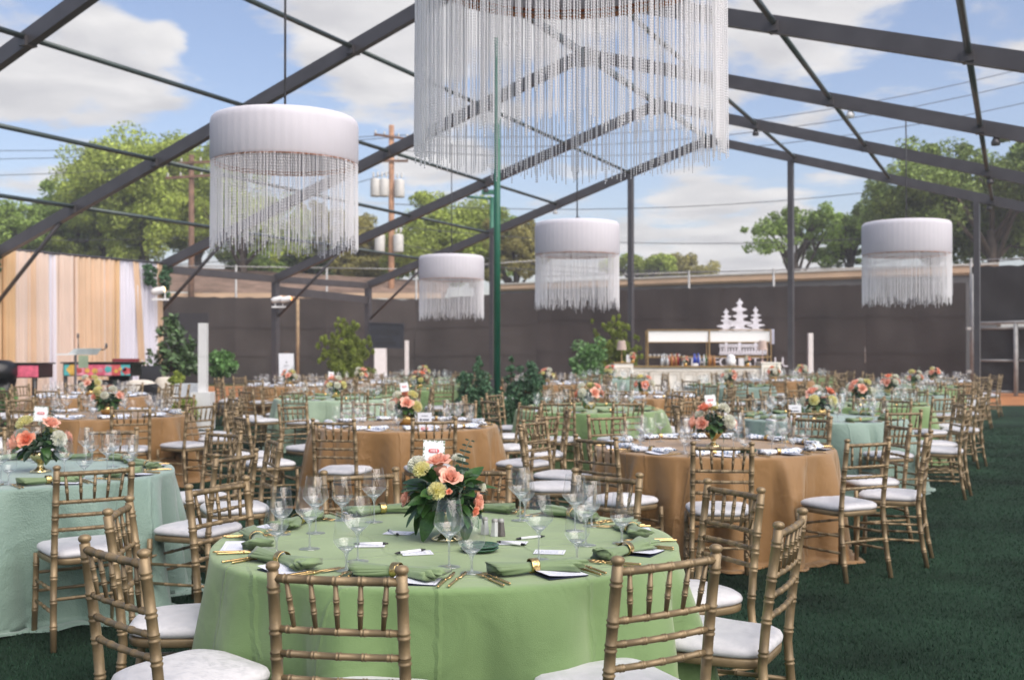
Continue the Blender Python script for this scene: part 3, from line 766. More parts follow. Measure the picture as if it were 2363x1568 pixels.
# lectern with microphones in front of the pianos
t = thing('lectern', 'clear slanted lectern on a dark stand with two thin microphones', 'lectern', (at(190, 23.0), 23.0, 0))
mb = MB(); mb.tube([(-.14, 0, 0), (-.14, 0, zat(818, 23.0))], .03, 8); mb.lathe([(.25, 0), (.25, .02), (.05, .04)], 12, (-.14, 0, 0)); mb.build('stand', steel_m, t)
mb = MB(); mb.prism([(-.33, 0), (.30, .0), (.42, .13), (-.14, .13)], (0, 0, zat(818, 23.0)), (1, 0, 0), (0, -.35, 1), (0, 1, .2), .02); mb.build('reading_board', M('acrylic', (.55, .6, .6), .1), t, smooth=False)
mb = MB(); mb.box((-.3, -.05, zat(817, 23.0)), (.34, .3, .03)); mb.build('shelf', white_m, t, smooth=False)
mb = MB(); mb.box((.03, -.02, zat(834, 23.0)), (.2, .02, .26)); mb.build('sign_panel', M('sage_sign', (.30, .38, .26), .6), t, smooth=False)
for pts in (((-.08, 0, zat(806, 23.0)), (-.09, 0, zat(775, 23.0))), ((.1, 0, zat(808, 23.0)), (.46, 0, zat(806, 23.0)), (.5, 0, zat(798, 23.0)))):
    mb = MB(); mb.tube(pts, .012, 6); mb.lathe([(0, -.05), (.025, -.03), (.025, .05), (0, .06)], 8, pts[-1]); mb.build('microphone', steel_m, t)
# laptop case and sofas, wedge speaker
def sofa(u0, u1, d, vt, label):
    x0, x1 = at(u0, d), at(u1, d); w = x1 - x0; H = zat(vt, d)
    t = thing('cream_sofa', label, 'sofa', ((x0 + x1) / 2, d, 0), group='cream sofas by the stage')
    mb = MB(); n_ = 12; P = []
    for j, (yy_, z) in enumerate(((0, .25), (-.02, H * .6), (-.02, H * .93), (.04, H), (.16, H), (.2, H * .9), (.2, .25))):
        for i in range(n_ + 1):
            s = i / n_; P.append((-w / 2 + w * s, yy_ + .15 * abs(2 * s - 1) ** 3, z - (.09 * abs(2 * s - 1) ** 4 if z > .3 else 0)))
    mb.grid(P, n_ + 1, 7); mb.build('backrest', sofa_m, t)
    mb = MB(); mb.box((0, .5, .33), (w * .9, .7, .2)); mb.build('seat', sofa_m, t, smooth=False)
    for s in (-1, 1):
        mb = MB(); mb.box((s * w * .46, .45, .42), (.12, .75, .36)); mb.build('armrest', sofa_m, t, smooth=False)
        mb = MB(); mb.tube([(s * w * .42, .1, 0), (s * w * .42, .1, .26)], .03, 6); mb.build('leg', black_m, t)
sofa(284, 352, 24.0, 876, 'cream sofa partly behind the black wedge speaker')
sofa(352, 415, 25.0, 869, 'taller cream sofa behind the small clipped bush')
mb = MB(); mb.prism([(-.2, 0), (.2, 0), (.2, .30), (.1, .38), (-.06, .36), (-.2, .12)], (at(333, 22.5), 22.5, .42), (1, 0, 0), (0, 0, 1), (0, 1, 0), .45)
w_ = mb.build('stage_monitor', blackc_m, smooth=False); tag(w_, 'black wedge shaped stage speaker before the cream sofas', 'speaker')
mb = MB(); mb.box((at(333, 22.7), 22.75, .21), (.5, .45, .41)); tag(mb.build('equipment_case', blackc_m, smooth=False), 'black box under the wedge speaker', 'case')
mb = MB(); mb.box((at(348, 25.8), 25.8, .95), (.52, .03, .34), mat=Matrix.Rotation(R(-12), 3, 'X')); tag(mb.build('laptop', M('laptop_black', (.02, .02, .022), .4), smooth=False), 'open black laptop seen from behind above the sofa', 'laptop')
mb = MB(); mb.box((at(348, 26), 26.1, .39), (.9, .5, .77)); tag(mb.build('equipment_table', blackc_m, smooth=False), 'black covered table under the laptop', 'table')
# dark poster behind the magnolia
t = thing('dark_banner', 'big flat black banner hanging on the fence behind the magnolia', 'banner', (at(432, 44), 44, 0))
mb = MB(); mb.box((0, 0, (zat(722, 44) + zat(858, 44)) / 2), (at(482, 44) - at(384, 44), .04, zat(722, 44) - zat(858, 44))); mb.build('cloth', M('banner_black', (.022, .022, .026), .8), t, smooth=False)
for s in (-.8, .8): 
    mb = MB(); mb.tube([(s, .05, 0), (s, .05, zat(722, 44))], .03, 6); mb.build('pole', steel_m, t)
# white columns
colw_m = M('column_paint', (.64, .64, .63), .5, var=.06, scale=3)
def column(u, d, vt, label, plinth, wd=.15):
    H = zat(vt, d)
    t = thing('white_column', label, 'column', (at(u, d), d, 0), group='slim white columns')
    z0 = plinth if plinth else 0.02
    mb = MB(); mb.box((0, 0, (z0 + H * .62) / 2 + 0), (wd, wd, H * .62 - z0)); mb.v = [(x, y, z + (z0 - 0) / 2 * 0) for x, y, z in mb.v]
    mb = MB(); mb.box((0, 0, (z0 + H * .68) / 2), (wd, wd, H * .68 - z0)); mb.build('lower_tube', colw_m, t, smooth=False)
    mb = MB(); mb.box((0, 0, (H * .68 + .004 + H) / 2), (wd * .99, wd * .99, H * .32 - .004)); mb.build('upper_tube', colw_m, t, smooth=False)
    mb = MB(); mb.box((0, 0, z0 / 2), (.36 if plinth else .3, .36 if plinth else .3, z0 - .002)); mb.build('plinth', colw_m, t, smooth=False)
    return t
column(469, 21, 745, 'white square column on a block before the stage', .70, .155)
column(939, 43.5, 785, 'thin white column by the fence right of the cheers sign', 0, .15)
column(1870, 36, 768, 'thin white column against the fence right of the bar', 0, .15)
mb = MB(); mb.box((at(438, 21.5), 21.6, .42), (.5, .5, .84)); tag(mb.build('white_pedestal', M('pale_acrylic', (.66, .68, .70), .3), smooth=False), 'pale boxy pedestal left of the white square column', 'pedestal')
# cheers sign
t = thing('cheers_sign', 'tilted dark slate sign reading CHEERS behind the juniper', 'sign', (at(891, 38), 38, 0))
slate = M('slate', (.017, .021, .030), .55, var=.2, scale=3)
ink = M('slate_ink', (.012, .013, .015), .6)
zc = (zat(745, 38) + zat(802, 38)) / 2; hw, hh = 40 / FPX * 38, 28 / FPX * 38
mb = MB(); mb.box((0, 0, zc), (2 * hw, .05, 2 * hh), mat=Matrix.Rotation(R(2.0), 3, 'Y')); mb.build('board', slate, t, smooth=False)
for (c, d_) in (((0, -.03, zc + hh), (2 * hw + .06, .04, .05)), ((0, -.03, zc - hh), (2 * hw + .06, .04, .05)), ((-hw, -.03, zc), (.05, .038, 2 * hh)), ((hw, -.03, zc), (.05, .038, 2 * hh))):
    mb = MB(); mb.box((0, 0, 0), d_); mb.build('frame', M('slate_frame', (.028, .03, .038), .5), t, Matrix.Rotation(R(2.0), 3, 'Y') @ (Vector(c) - Vector((0, 0, zc))) + Vector((0, 0, zc)), (0, R(2), 0), smooth=False)
font('lettering', 'CHEERS!', .27, ink, t, (0, -.032, zc + .1), (R(90), R(2), 0))
for k, (w_, z_) in enumerate(((.5, -.12), (.75, -.26))):
    mb = MB(); x_ = -w_ / 2
    while x_ < w_ / 2: 
        q = random.uniform(.03, .07); mb.box((x_ + q / 2, -.034, zc + z_), (q, .004, .05 + .03 * k)); x_ += q + .025
    mb.build('small_lettering', ink, t, smooth=False)
mb = MB(); mb.box((-.2, .1, zat(803, 38) / 2), (27 / FPX * 38, .3, zat(803, 38))); mb.build('stand', white_m, t, smooth=False)
# white easel board
t = thing('easel_sign', 'white board leaning on an easel near the far bronze table', 'sign', (at(661, 31), 31, 0))
H0, H1 = zat(880, 31), zat(815, 31)
mb = MB(); mb.prism([(-.2, 0), (.22, 0), (.18, H1 - H0), (-.24, H1 - H0)], (0, 0, H0), (1, 0, 0), (0, .12, 1), (0, 1, 0), .02); mb.build('board', whitep_m, t, smooth=False)
mb = MB(); mb.box((0, -.012, H0 + .45), (.14, .004, .02)); mb.box((0, .0, H0 + .55), (.04, .004, .05)); mb.build('print', M('grey_ink', (.35, .36, .38), .6), t, smooth=False)
mb = MB()
for p in ((-.22, .10, 0), (.24, .10, 0), (0, .7, 0)): mb.tube([p, (-.02 + p[0] * .2, .14, H1 + .05)], .015, 6)
mb.build('easel', wood2_m, t)
# timber post by the easel
mb = MB(); mb.tube([(0, 0, 0), (0, 0, zat(690, 40))], .06, 8); mb.lathe([(.09, 0), (.09, .04)], 8)
tag(mb.build('timber_post', M('grey_timber', (.30, .21, .12), .8, var=.3, scale=5), None, (at(687, 40), 40, 0)), 'weathered timber post beside the left eave post', 'post', kind='thing')

# ------------------------------------------------------------------ white tube heaters with glowing ends on the eave posts
glow_m = glow('heater_glow', (1.0, .33, .06), 1.6, (.6, .2, .05))
warm_m = glow('lamp_glow', (1.0, .50, .16), 1.8)
def heater(x, y, z, n_, label):
    t = thing('tube_heater', label, 'heater', (x, y, z), group='heaters on the eave posts'); t.scale = (.78, .78, .78)
    for k in range(n_):
        ox = k * .36
        mb = MB(); mb.lathe([(0, -.2), (.09, -.19), (.12, -.1), (.12, .2), (.10, .24)], 14, (ox, -.1 * k, 0), m=Matrix.Rotation(R(78), 3, 'Y')); mb.build('body', white_m, t)
        mb = MB(); mb.lathe([(.10, .232), (.06, .25), (0, .255)], 12, (ox, -.1 * k, 0), m=Matrix.Rotation(R(78), 3, 'Y')); mb.build('glowing_end', glow_m if n_ > 1 else warm_m, t)
    mb = MB(); mb.box((.1, 0, -.28), (.55, .1, .06)); mb.tube([(-.05, 0, 0), (-.05, 0, -.27)], .02, 6); mb.tube([(.25, 0, 0), (.25, 0, -.27)], .02, 6); mb.build('bracket', white_m, t, smooth=False)
q = tent(-1, -te(-1, -1)); heater(q.x + .08, q.y - .25, zat(692, q.y), 2, 'pair of white tube heaters with orange ends on the middle eave post')
q = tent(-2, -te(-2, -1)); heater(q.x + .22, q.y - .75, zat(671, q.y - .75), 1, 'single white heater glowing orange beside the drape')

# ------------------------------------------------------------------ bar
BY = 30.0
bar = thing('bar_counter', 'long cream bar counter with moulded panels and raised ends', 'bar', (at(1608, BY), BY, 0))
bw = at(1800, BY) - at(1416, BY)
bz, ez = zat(847, BY), zat(838, BY)
mb = MB(); mb.box((0, .35, bz / 2), (bw - 1.0, .7, bz)); mb.build('counter_body', cream_m, bar, smooth=False)
mb = MB(); mb.box((0, .33, bz + .02), (bw - .98, .78, .035)); mb.build('counter_top', bronze_m, bar, smooth=False)
for s in (-1, 1):
    mb = MB(); mb.box((s * (bw / 2 - .26), .3, ez / 2), (.52, .8, ez)); e = mb.build('end_block', cream_m, bar, smooth=False)
    mb = MB(); mb.box((s * (bw / 2 - .26), .3, ez + .015), (.56, .84, .03)); mb.build('cap', bronze_m if s < 0 else cream_m, e, smooth=False)
trim_m = M('cream_trim', (.62, .55, .45), .5)
np_ = 8
for k in range(np_ + 2):
    if k < np_: cx_ = -bw / 2 + .55 + (bw - 1.1) * (k + .5) / np_; yb_ = 0; h_ = bz
    else: cx_ = (-1 if k == np_ else 1) * (bw / 2 - .26); yb_ = -.1; h_ = ez
    for q, wd in ((.19, .018), (.12, .012)):
        mb = MB()
        for c, d_ in (((cx_, yb_ - .01, h_ - .30 + q), (2 * q, .02, wd)), ((cx_, yb_ - .01, .32 - q), (2 * q, .02, wd)), ((cx_ - q, yb_ - .011, h_ / 2), (wd, .02, h_ - .62 + 2 * q)), ((cx_ + q, yb_ - .011, h_ / 2), (wd, .02, h_ - .62 + 2 * q))): mb.box(c, d_)
        mb.build('panel_moulding', trim_m, bar, smooth=False)
# back shelf with lit white signs
SY = 31.2
sh = thing('bar_shelf', 'brass back bar frame with two blank white sign boxes', 'shelf', (at(1635, SY), SY, 0))
sw = at(1777, SY) - at(1494, SY)
zt_, zm_, zs_ = zat(762, SY), zat(790, SY), zat(823, SY)
for s in (-1, 1):
    mb = MB(); mb.box((s * sw / 4, 0, (zt_ + zm_) / 2), (sw / 2 - .05, .22, zt_ - zm_ - .04)); mb.build('sign_box', glow('sign_white', (1, .98, .95), .04, (.85, .85, .83)), sh, smooth=False)
for x_ in (-sw / 2, 0, sw / 2):
    for y_ in (-.14, .3):
        mb = MB(); mb.box((x_, y_, zt_ / 2), (.03, .03, zt_)); mb.build('upright', bronze_m, sh, smooth=False)
for z_ in (zt_, zm_, zs_):
    mb = MB(); mb.box((0, -.14, z_ + .012), (sw + .03, .034, .025)); mb.build('rail', bronze_m, sh, smooth=False)
mb = MB(); mb.box((0, .1, zs_ - .02), (sw - .04, .4, .02)); mb.build('shelf_board', bronze_m, sh, smooth=False)
mb = MB(); mb.box((sw / 2 + .1, .2, (zt_ + zm_) / 2), (.1, .2, .42)); mb.build('side_box', M('lilac_box', (.55, .55, .66), .5), sh, smooth=False)
# things on the bar
def bar_xy(u, dy=.3): return at(u, BY), BY + dy
def table_lamp(u, label, ztop):
    x, y = bar_xy(u); t = thing('table_lamp', label, 'lamp', (x, y, ez + .031), group='table lamps on the bar')
    H = zat(785, BY) - ez - .03
    mb = MB(); mb.lathe([(.09, 0), (.09, .015), (.014, .03), (.012, H - .2), (0, H - .18)], 14, cap0=True); mb.build('stand', bronze_m if u < 1500 else M('rose_stand', (.45, .32, .28), .5), t)
    mb = MB(); mb.lathe([(.14, H - .26), (.095, H)], 20); mb.build('lamp_shade', M('lamp_shade', (.62, .49, .43), .8, trans=.3), t)
table_lamp(1437, 'table lamp with a pinkish shade on the left bar end', 0)
table_lamp(1765, 'table lamp with a pinkish shade on the right bar end', 0)
def bottle(x, y, z, mat, r, h, label, grp='bottles on the bar'):
    mb = MB(); mb.lathe([(r, 0), (r, h * .55), (r * .9, h * .62), (r * .35, h * .74), (r * .33, h * .97), (0, h)], 10, (0, 0, 0), cap0=True)
    tag(mb.build('bottle', mat, None, (x, y, z)), label, 'bottle', grp)
bcol = {'clear': M('bottle_clear', (.55, .58, .6), .15), 'rose': M('bottle_rose', (.55, .18, .12), .2), 'amber': M('bottle_amber', (.42, .19, .06), .2), 'red': M('bottle_red', (.30, .02, .03), .2), 'blue': M('bottle_blue', (.03, .07, .42), .2), 'green': M('bottle_green', (.04, .14, .05), .2)}
for i, (u, c) in enumerate(((1530, 'clear'), (1537, 'clear'), (1543, 'clear'), (1548, 'rose'), (1553, 'amber'), (1558, 'rose'), (1563, 'amber'), (1569, 'red'), (1605, 'blue'), (1610, 'blue'), (1615, 'blue'), (1620, 'clear'), (1628, 'clear'), (1634, 'green'), (1640, 'amber'), (1646, 'amber'), (1652, 'amber'))):
    words_ = ['first', 'second', 'third', 'fourth', 'fifth', 'sixth', 'seventh', 'eighth', 'ninth', 'tenth', 'eleventh', 'twelfth', 'thirteenth', 'fourteenth', 'fifteenth', 'sixteenth', 'seventeenth']
    x, y = bar_xy(u, .25 + .12 * (i % 2)); bottle(x, y, bz + .0375, bcol[c], .038, random.uniform(.27, .36), f'{c} bottle, {words_[i]} from the left in the row on the bar')
for u, w_, h_, lab in ((1451, .11, .2, 'white card standing beside the left bar lamp'), (1580, .1, .2, 'white card standing left of the blue bottles'), (1714, .12, .2, 'white card left of the right bar flowers'), (1607, .14, .07, 'low white box before the blue bottles')):
    x, y = bar_xy(u, .12); z_ = (ez + .031) if u == 1451 else bz + .0375
    mb = MB(); mb.box((0, 0, h_ / 2), (w_, .04, h_)); tag(mb.build('bar_card', white_m, None, (x, y, z_), smooth=False), lab, 'card', 'white cards on the bar')
for k in range(8):
    mb = MB(); mb.lathe([(.035, 0), (.05, .09)], 10, cap0=True); tag(mb.build('tumbler', M('tumbler_glass', (.7, .72, .75), .1) if k == 0 else bpy.data.materials['tumbler_glass'], None, (at(1500, SY) + .12 * k - .02 * (k > 3), SY + .05, zs_ - .0095)), ['first', 'second', 'third', 'fourth', 'fifth', 'sixth', 'seventh', 'eighth'][k] + ' tumbler from the left on the brass back shelf', 'glass', 'tumblers on the back shelf')
mb = MB(); mb.lathe([(.1, 0), (.13, .05), (.14, .17), (.1, .2), (.12, .26), (.06, .3), (0, .31)], 14, cap0=True); tag(mb.build('ice_bucket', white_m, None, (*bar_xy(1690, .2), bz + .0375)), 'white lidded bucket on the bar before the letters', 'bucket')

# white pine trees and letters mounted on the fence
ws = thing('wall_sign', 'white pine tree emblem over spaced white capital letters on the fence', 'sign', (at(1710, 40), 40, 0))
signw = M('sign_paint', (.62, .64, .70), .6)
def pine(u, vt, vb, w, y=-.25):
    d = 40 - .25; H0, H1 = zat(vb, d), zat(vt, d); cx_ = at(u, d) - at(1710, 40)
    mb = MB(); L = []; tiers = 5; h = H1 - H0
    for k in range(tiers + 1):
        s = k / tiers; z = H0 + h * s; ww = w / 2 * (1 - s) ** .8
        wob = (.85, 1.1, .9, 1.12, .9, 1)[k]
        L.append((max(.03, ww * .38), z)); 
        if k < tiers: L += [(ww * .9 * wob, z + h * .045), (ww * wob, z + h * .085), (ww * .8, z + h * .10), (max(.03, ww * .34), z + h * .13)]
    L[-1] = (.015, H1)
    poly = L + [(-a * (.92 + .1 * math.sin(b * 9)), b + .02 * math.sin(b * 13)) for a, b in reversed(L)]
    mb.prism(poly, (cx_, y, 0), (1, 0, 0), (0, 0, 1), (0, 1, 0), .04); mb.build('pine_shape', signw, ws, smooth=False)
    mb = MB(); mb.box((cx_, y + .022, (zat(808, d) + H0) / 2), (.09, .03, H0 - zat(808, d))); mb.build('pine_trunk', signw, ws, smooth=False)
pine(1676, 712, 765, .75); pine(1707, 688, 765, 1.0); pine(1744, 708, 765, .72)
mb = MB(); d = 39.75
for v in (795, 799, 812, 816): mb.box((at(1716, d) - at(1710, 40), -.25, zat(v, d)), (1.75, .03, .045))
for k in range(17): mb.box((at(1716, d) - at(1710, 40) - .82 + k * .1025, -.247, zat(807, d)), (.05, .02, .14))
mb.build('emblem_base', signw, ws, smooth=False)
for ch, u in (('T', 1597), ('H', 1616), ('E', 1634), ('F', 1653), ('O', 1672), ('R', 1692), ('E', 1710), ('S', 1727), ('T', 1743), ('L', 1793), ('U', 1814)):
    font('letter', ch, .50, signw, ws, (at(u, d) - at(1710, 40), -.25, zat(836, d)), ext=.012)

# ------------------------------------------------------------------ fringed drum chandeliers
drum_m = M('drum_fabric', (.87, .845, .895), .85, var=.03, scale=2, trans=.38, bump=.12, bscale=60)
inner_m = M('drum_lining', (.62, .61, .62), .8, trans=.4)
ring_m = M('ring_reflected_glow', (.62, .23, .10), .4, metal=.3)  # orange of reflected heater light, painted into the ring's colour
bead_m = M('bead', (.97, .96, .97), .25, var=.02, scale=60, trans=.52, spec=.6)
def clear_part(m, f):                       # crystal: part of the light goes straight through
    nt = m.node_tree; out = nt.nodes['Material Output']; src = out.inputs['Surface'].links[0].from_socket
    t = nt.nodes.new('ShaderNodeBsdfTransparent'); ms = nt.nodes.new('ShaderNodeMixShader'); ms.inputs[0].default_value = f
    nt.links.new(src, ms.inputs[1]); nt.links.new(t.outputs[0], ms.inputs[2]); nt.links.new(ms.outputs[0], out.inputs['Surface'])
clear_part(bead_m, .38)
def strand(L, pitch, r, n_=4, sag=0.0):
    mb = MB(); k = int(L / pitch); pts, rad = [], []
    for i in range(k):
        z = -i * pitch
        pts += [(0, 0, z), (0, 0, z - pitch * .45)]; rad += [r * .22, r]
    pts.append((0, 0, -k * pitch)); rad.append(r * .3)
    mb.tube(pts, rad, n_, cap=False)
    return mb.mesh('bead_strand', bead_m, smooth=False)
fine = [strand(L, .0125, .0046) for L in (.93, .945, .96, .90)]
coarse = [strand(L, .03, .0080, 3) for L in (.86, .93, .90, .97, .80)]
def chandelier(label, x, y, zb, zt_, rad, strands, meshes, zend, seed, double=0, tilt=0):
    rr = random.Random(seed)
    t = thing('fringed_chandelier', label, 'chandelier', (x, y, 0), group='fringed drum chandeliers')
    H = zt_ - zb; nn = 200
    mb = MB(); pr = [(rad * .985, zb), (rad, zb + .02), (rad, zt_ - .09), (rad * .99, zt_ - .04), (rad * .96, zt_ - .01), (rad * .9, zt_)]
    P = [((r_ + .0018 * math.cos(k * PI) + .0015 * math.sin(k * 1.7)) * math.cos(2 * PI * k / nn), (r_ + .0018 * math.cos(k * PI) + .0015 * math.sin(k * 1.7)) * math.sin(2 * PI * k / nn), z) for r_, z in pr for k in range(nn)]
    mb.grid(P, nn, len(pr), True); mb.build('drum_shade', drum_m, t)
    mb = MB(); mb.lathe([(rad * .965, zb + .01), (rad * .965, zt_ - .05), (rad * .88, zt_ - .02), (0.05, zt_ - .015)], 48); mb.build('lining', inner_m, t)
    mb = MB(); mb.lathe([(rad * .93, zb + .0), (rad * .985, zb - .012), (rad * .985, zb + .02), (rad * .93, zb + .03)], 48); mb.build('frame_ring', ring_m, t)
    mb = MB(); zr = roof_z(x, y)
    mb.tube([(0, 0, zt_ - .02), (0, 0, zr - .1)], .012 if zt_ - zb > .1 else .01, 6); mb.build('cable', wire_m, t)
    mb = MB()
    for k in range(3):
        a = 2 * PI * k / 3; mb.tube([(0, 0, zt_ + .12), (.16 * math.cos(a), .16 * math.sin(a), zt_ - .01)], .006, 5)
    mb.build('cable_spread', wire_m, t)
    L0 = zb - zend
    for k in range(strands):
        a = 2 * PI * (k + rr.uniform(-.35, .35)) / strands; r_ = rad * rr.uniform(.972, .992)
        me = rr.choice(meshes)
        link('bead_strand', me, t, (r_ * math.cos(a), r_ * math.sin(a), zb), (rr.gauss(0, .006), rr.gauss(0, .006), a), (1, 1, L0 / .93 * rr.uniform(.95, 1.03)))
    for ring in range(double):
        m2 = MB(); rr2 = rad * (.965 - .2 * ring); ns = int(190 * (1 - .3 * ring))
        for k in range(ns):
            if rr.random() < .35: continue
            a = 2 * PI * (k + rr.uniform(-.4, .4)) / ns; L = L0 * (rr.uniform(.94, 1.0) if ring == 0 else rr.uniform(.5, .85)); q = 0; pts = []; rd = []
            while q < L:
                pts += [(rr2 * math.cos(a), rr2 * math.sin(a), zb - q), (rr2 * math.cos(a), rr2 * math.sin(a), zb - q - .007)]; rd += [.0012, .0048]; q += .0145
            m2.tube(pts, rd, 3, cap=False)
        o = m2.build('inner_fringe', bead_m, t, smooth=False); o['kind'] = 'stuff'
    return t
RC = .75
chandelier('nearest chandelier, its clear bead fringe hanging large over the front tables', at(1315, 5.3), 5.3, 3.34, 3.80, RC, 298, fine, 2.455, 1, double=3)
chandelier('big white drum chandelier hanging above the left tables', at(657, 11.4), 11.4, 3.43, 3.90, RC, 270, coarse, 2.55, 2, double=0)
chandelier('lilac grey chandelier hanging just right of the green pole', at(1332, 19.6), 19.6, 3.18, 3.76, RC, 260, coarse, 2.23, 3)
chandelier('smallest, farthest chandelier hanging left of the green pole', at(1042, 25.5), 25.5, 3.11, 3.66, RC, 240, coarse, 2.21, 4)
chandelier('white chandelier hanging near the gate over the right row', at(2092, 19.4), 19.4, 3.17, 3.74, RC, 260, coarse, 2.30, 5)
# ------------------------------------------------------------------ chairs
chair_m = M('gold_chair_paint', (0.235, 0.170, 0.092), 0.44, metal=0.3, var=0.30, scale=9, bump=0.06, bscale=60, detail=8)
cush_m = M('white_damask', (0.574, 0.566, 0.574), 0.75, var=0.05, scale=16, detail=4, sheen=0.2, bump=0.08, bscale=50)
# damask: a slightly shinier woven figure
_nt = cush_m.node_tree; _n = _nt.nodes.new('ShaderNodeTexNoise'); _n.inputs['Scale'].default_value = 26; _n.inputs['Distortion'].default_value = 1.6
_r = _nt.nodes.new('ShaderNodeMapRange'); _r.inputs['From Min'].default_value = .5; _r.inputs['From Max'].default_value = .54; _r.inputs['To Min'].default_value = .8; _r.inputs['To Max'].default_value = .38
_bc = _nt.nodes['Principled BSDF'].inputs['Base Color']; _src = _bc.links[0].from_socket
_dm = _nt.nodes.new('ShaderNodeMix'); _dm.data_type = 'RGBA'; _dm.blend_type = 'MULTIPLY'; _dm.inputs['B'].default_value = (.94, .945, .95, 1)
_r2 = _nt.nodes.new('ShaderNodeMapRange'); _r2.inputs['From Min'].default_value = .5; _r2.inputs['From Max'].default_value = .53
_nt.links.new(_n.outputs['Fac'], _r2.inputs['Value']); _nt.links.new(_r2.outputs[0], _dm.inputs['Factor']); _nt.links.new(_src, _dm.inputs['A']); _nt.links.new(_dm.outputs['Result'], _bc)
_t = _nt.nodes.new('ShaderNodeTexCoord'); _nt.links.new(_t.outputs['Object'], _n.inputs['Vector']); _nt.links.new(_n.outputs['Fac'], _r.inputs['Value']); _nt.links.new(_r.outputs[0], _nt.nodes['Principled BSDF'].inputs['Roughness'])

def bamboo(pts, r, nodes, n=9, taper=None):
    """turned stick with double rings at the given fractions; returns points and radii"""
    P = [Vector(p) for p in pts]
    seg = [(P[i + 1] - P[i]).length for i in range(len(P) - 1)]; L = sum(seg)
    def pos(s):
        s = max(0, min(L, s)); i = 0
        while i < len(seg) - 1 and s > seg[i]: s -= seg[i]; i += 1
        return P[i].lerp(P[i + 1], s / seg[i])
    prof = [(0, 1), (L, 1)]
    k = r / .0165
    for i in range(1, len(P) - 1): prof.append((sum(seg[:i]), 1))
    for t in nodes:
        c = t * L
        for o, f in ((-.0125, 1), (-.0095, 1.16), (-.0055, 1.16), (-.002, 1.0), (.002, 1.0), (.0055, 1.16), (.0095, 1.16), (.0125, 1)):
            prof.append((c + o * max(.55, k), f if k > .7 else 1 + (f - 1) * 1.25))
    prof = sorted(set((round(a, 5), b) for a, b in prof if -1e-6 <= a <= L + 1e-6))
    return [pos(a) for a, _ in prof], [r * b * (taper(a / L) if taper else 1) for a, b in prof]

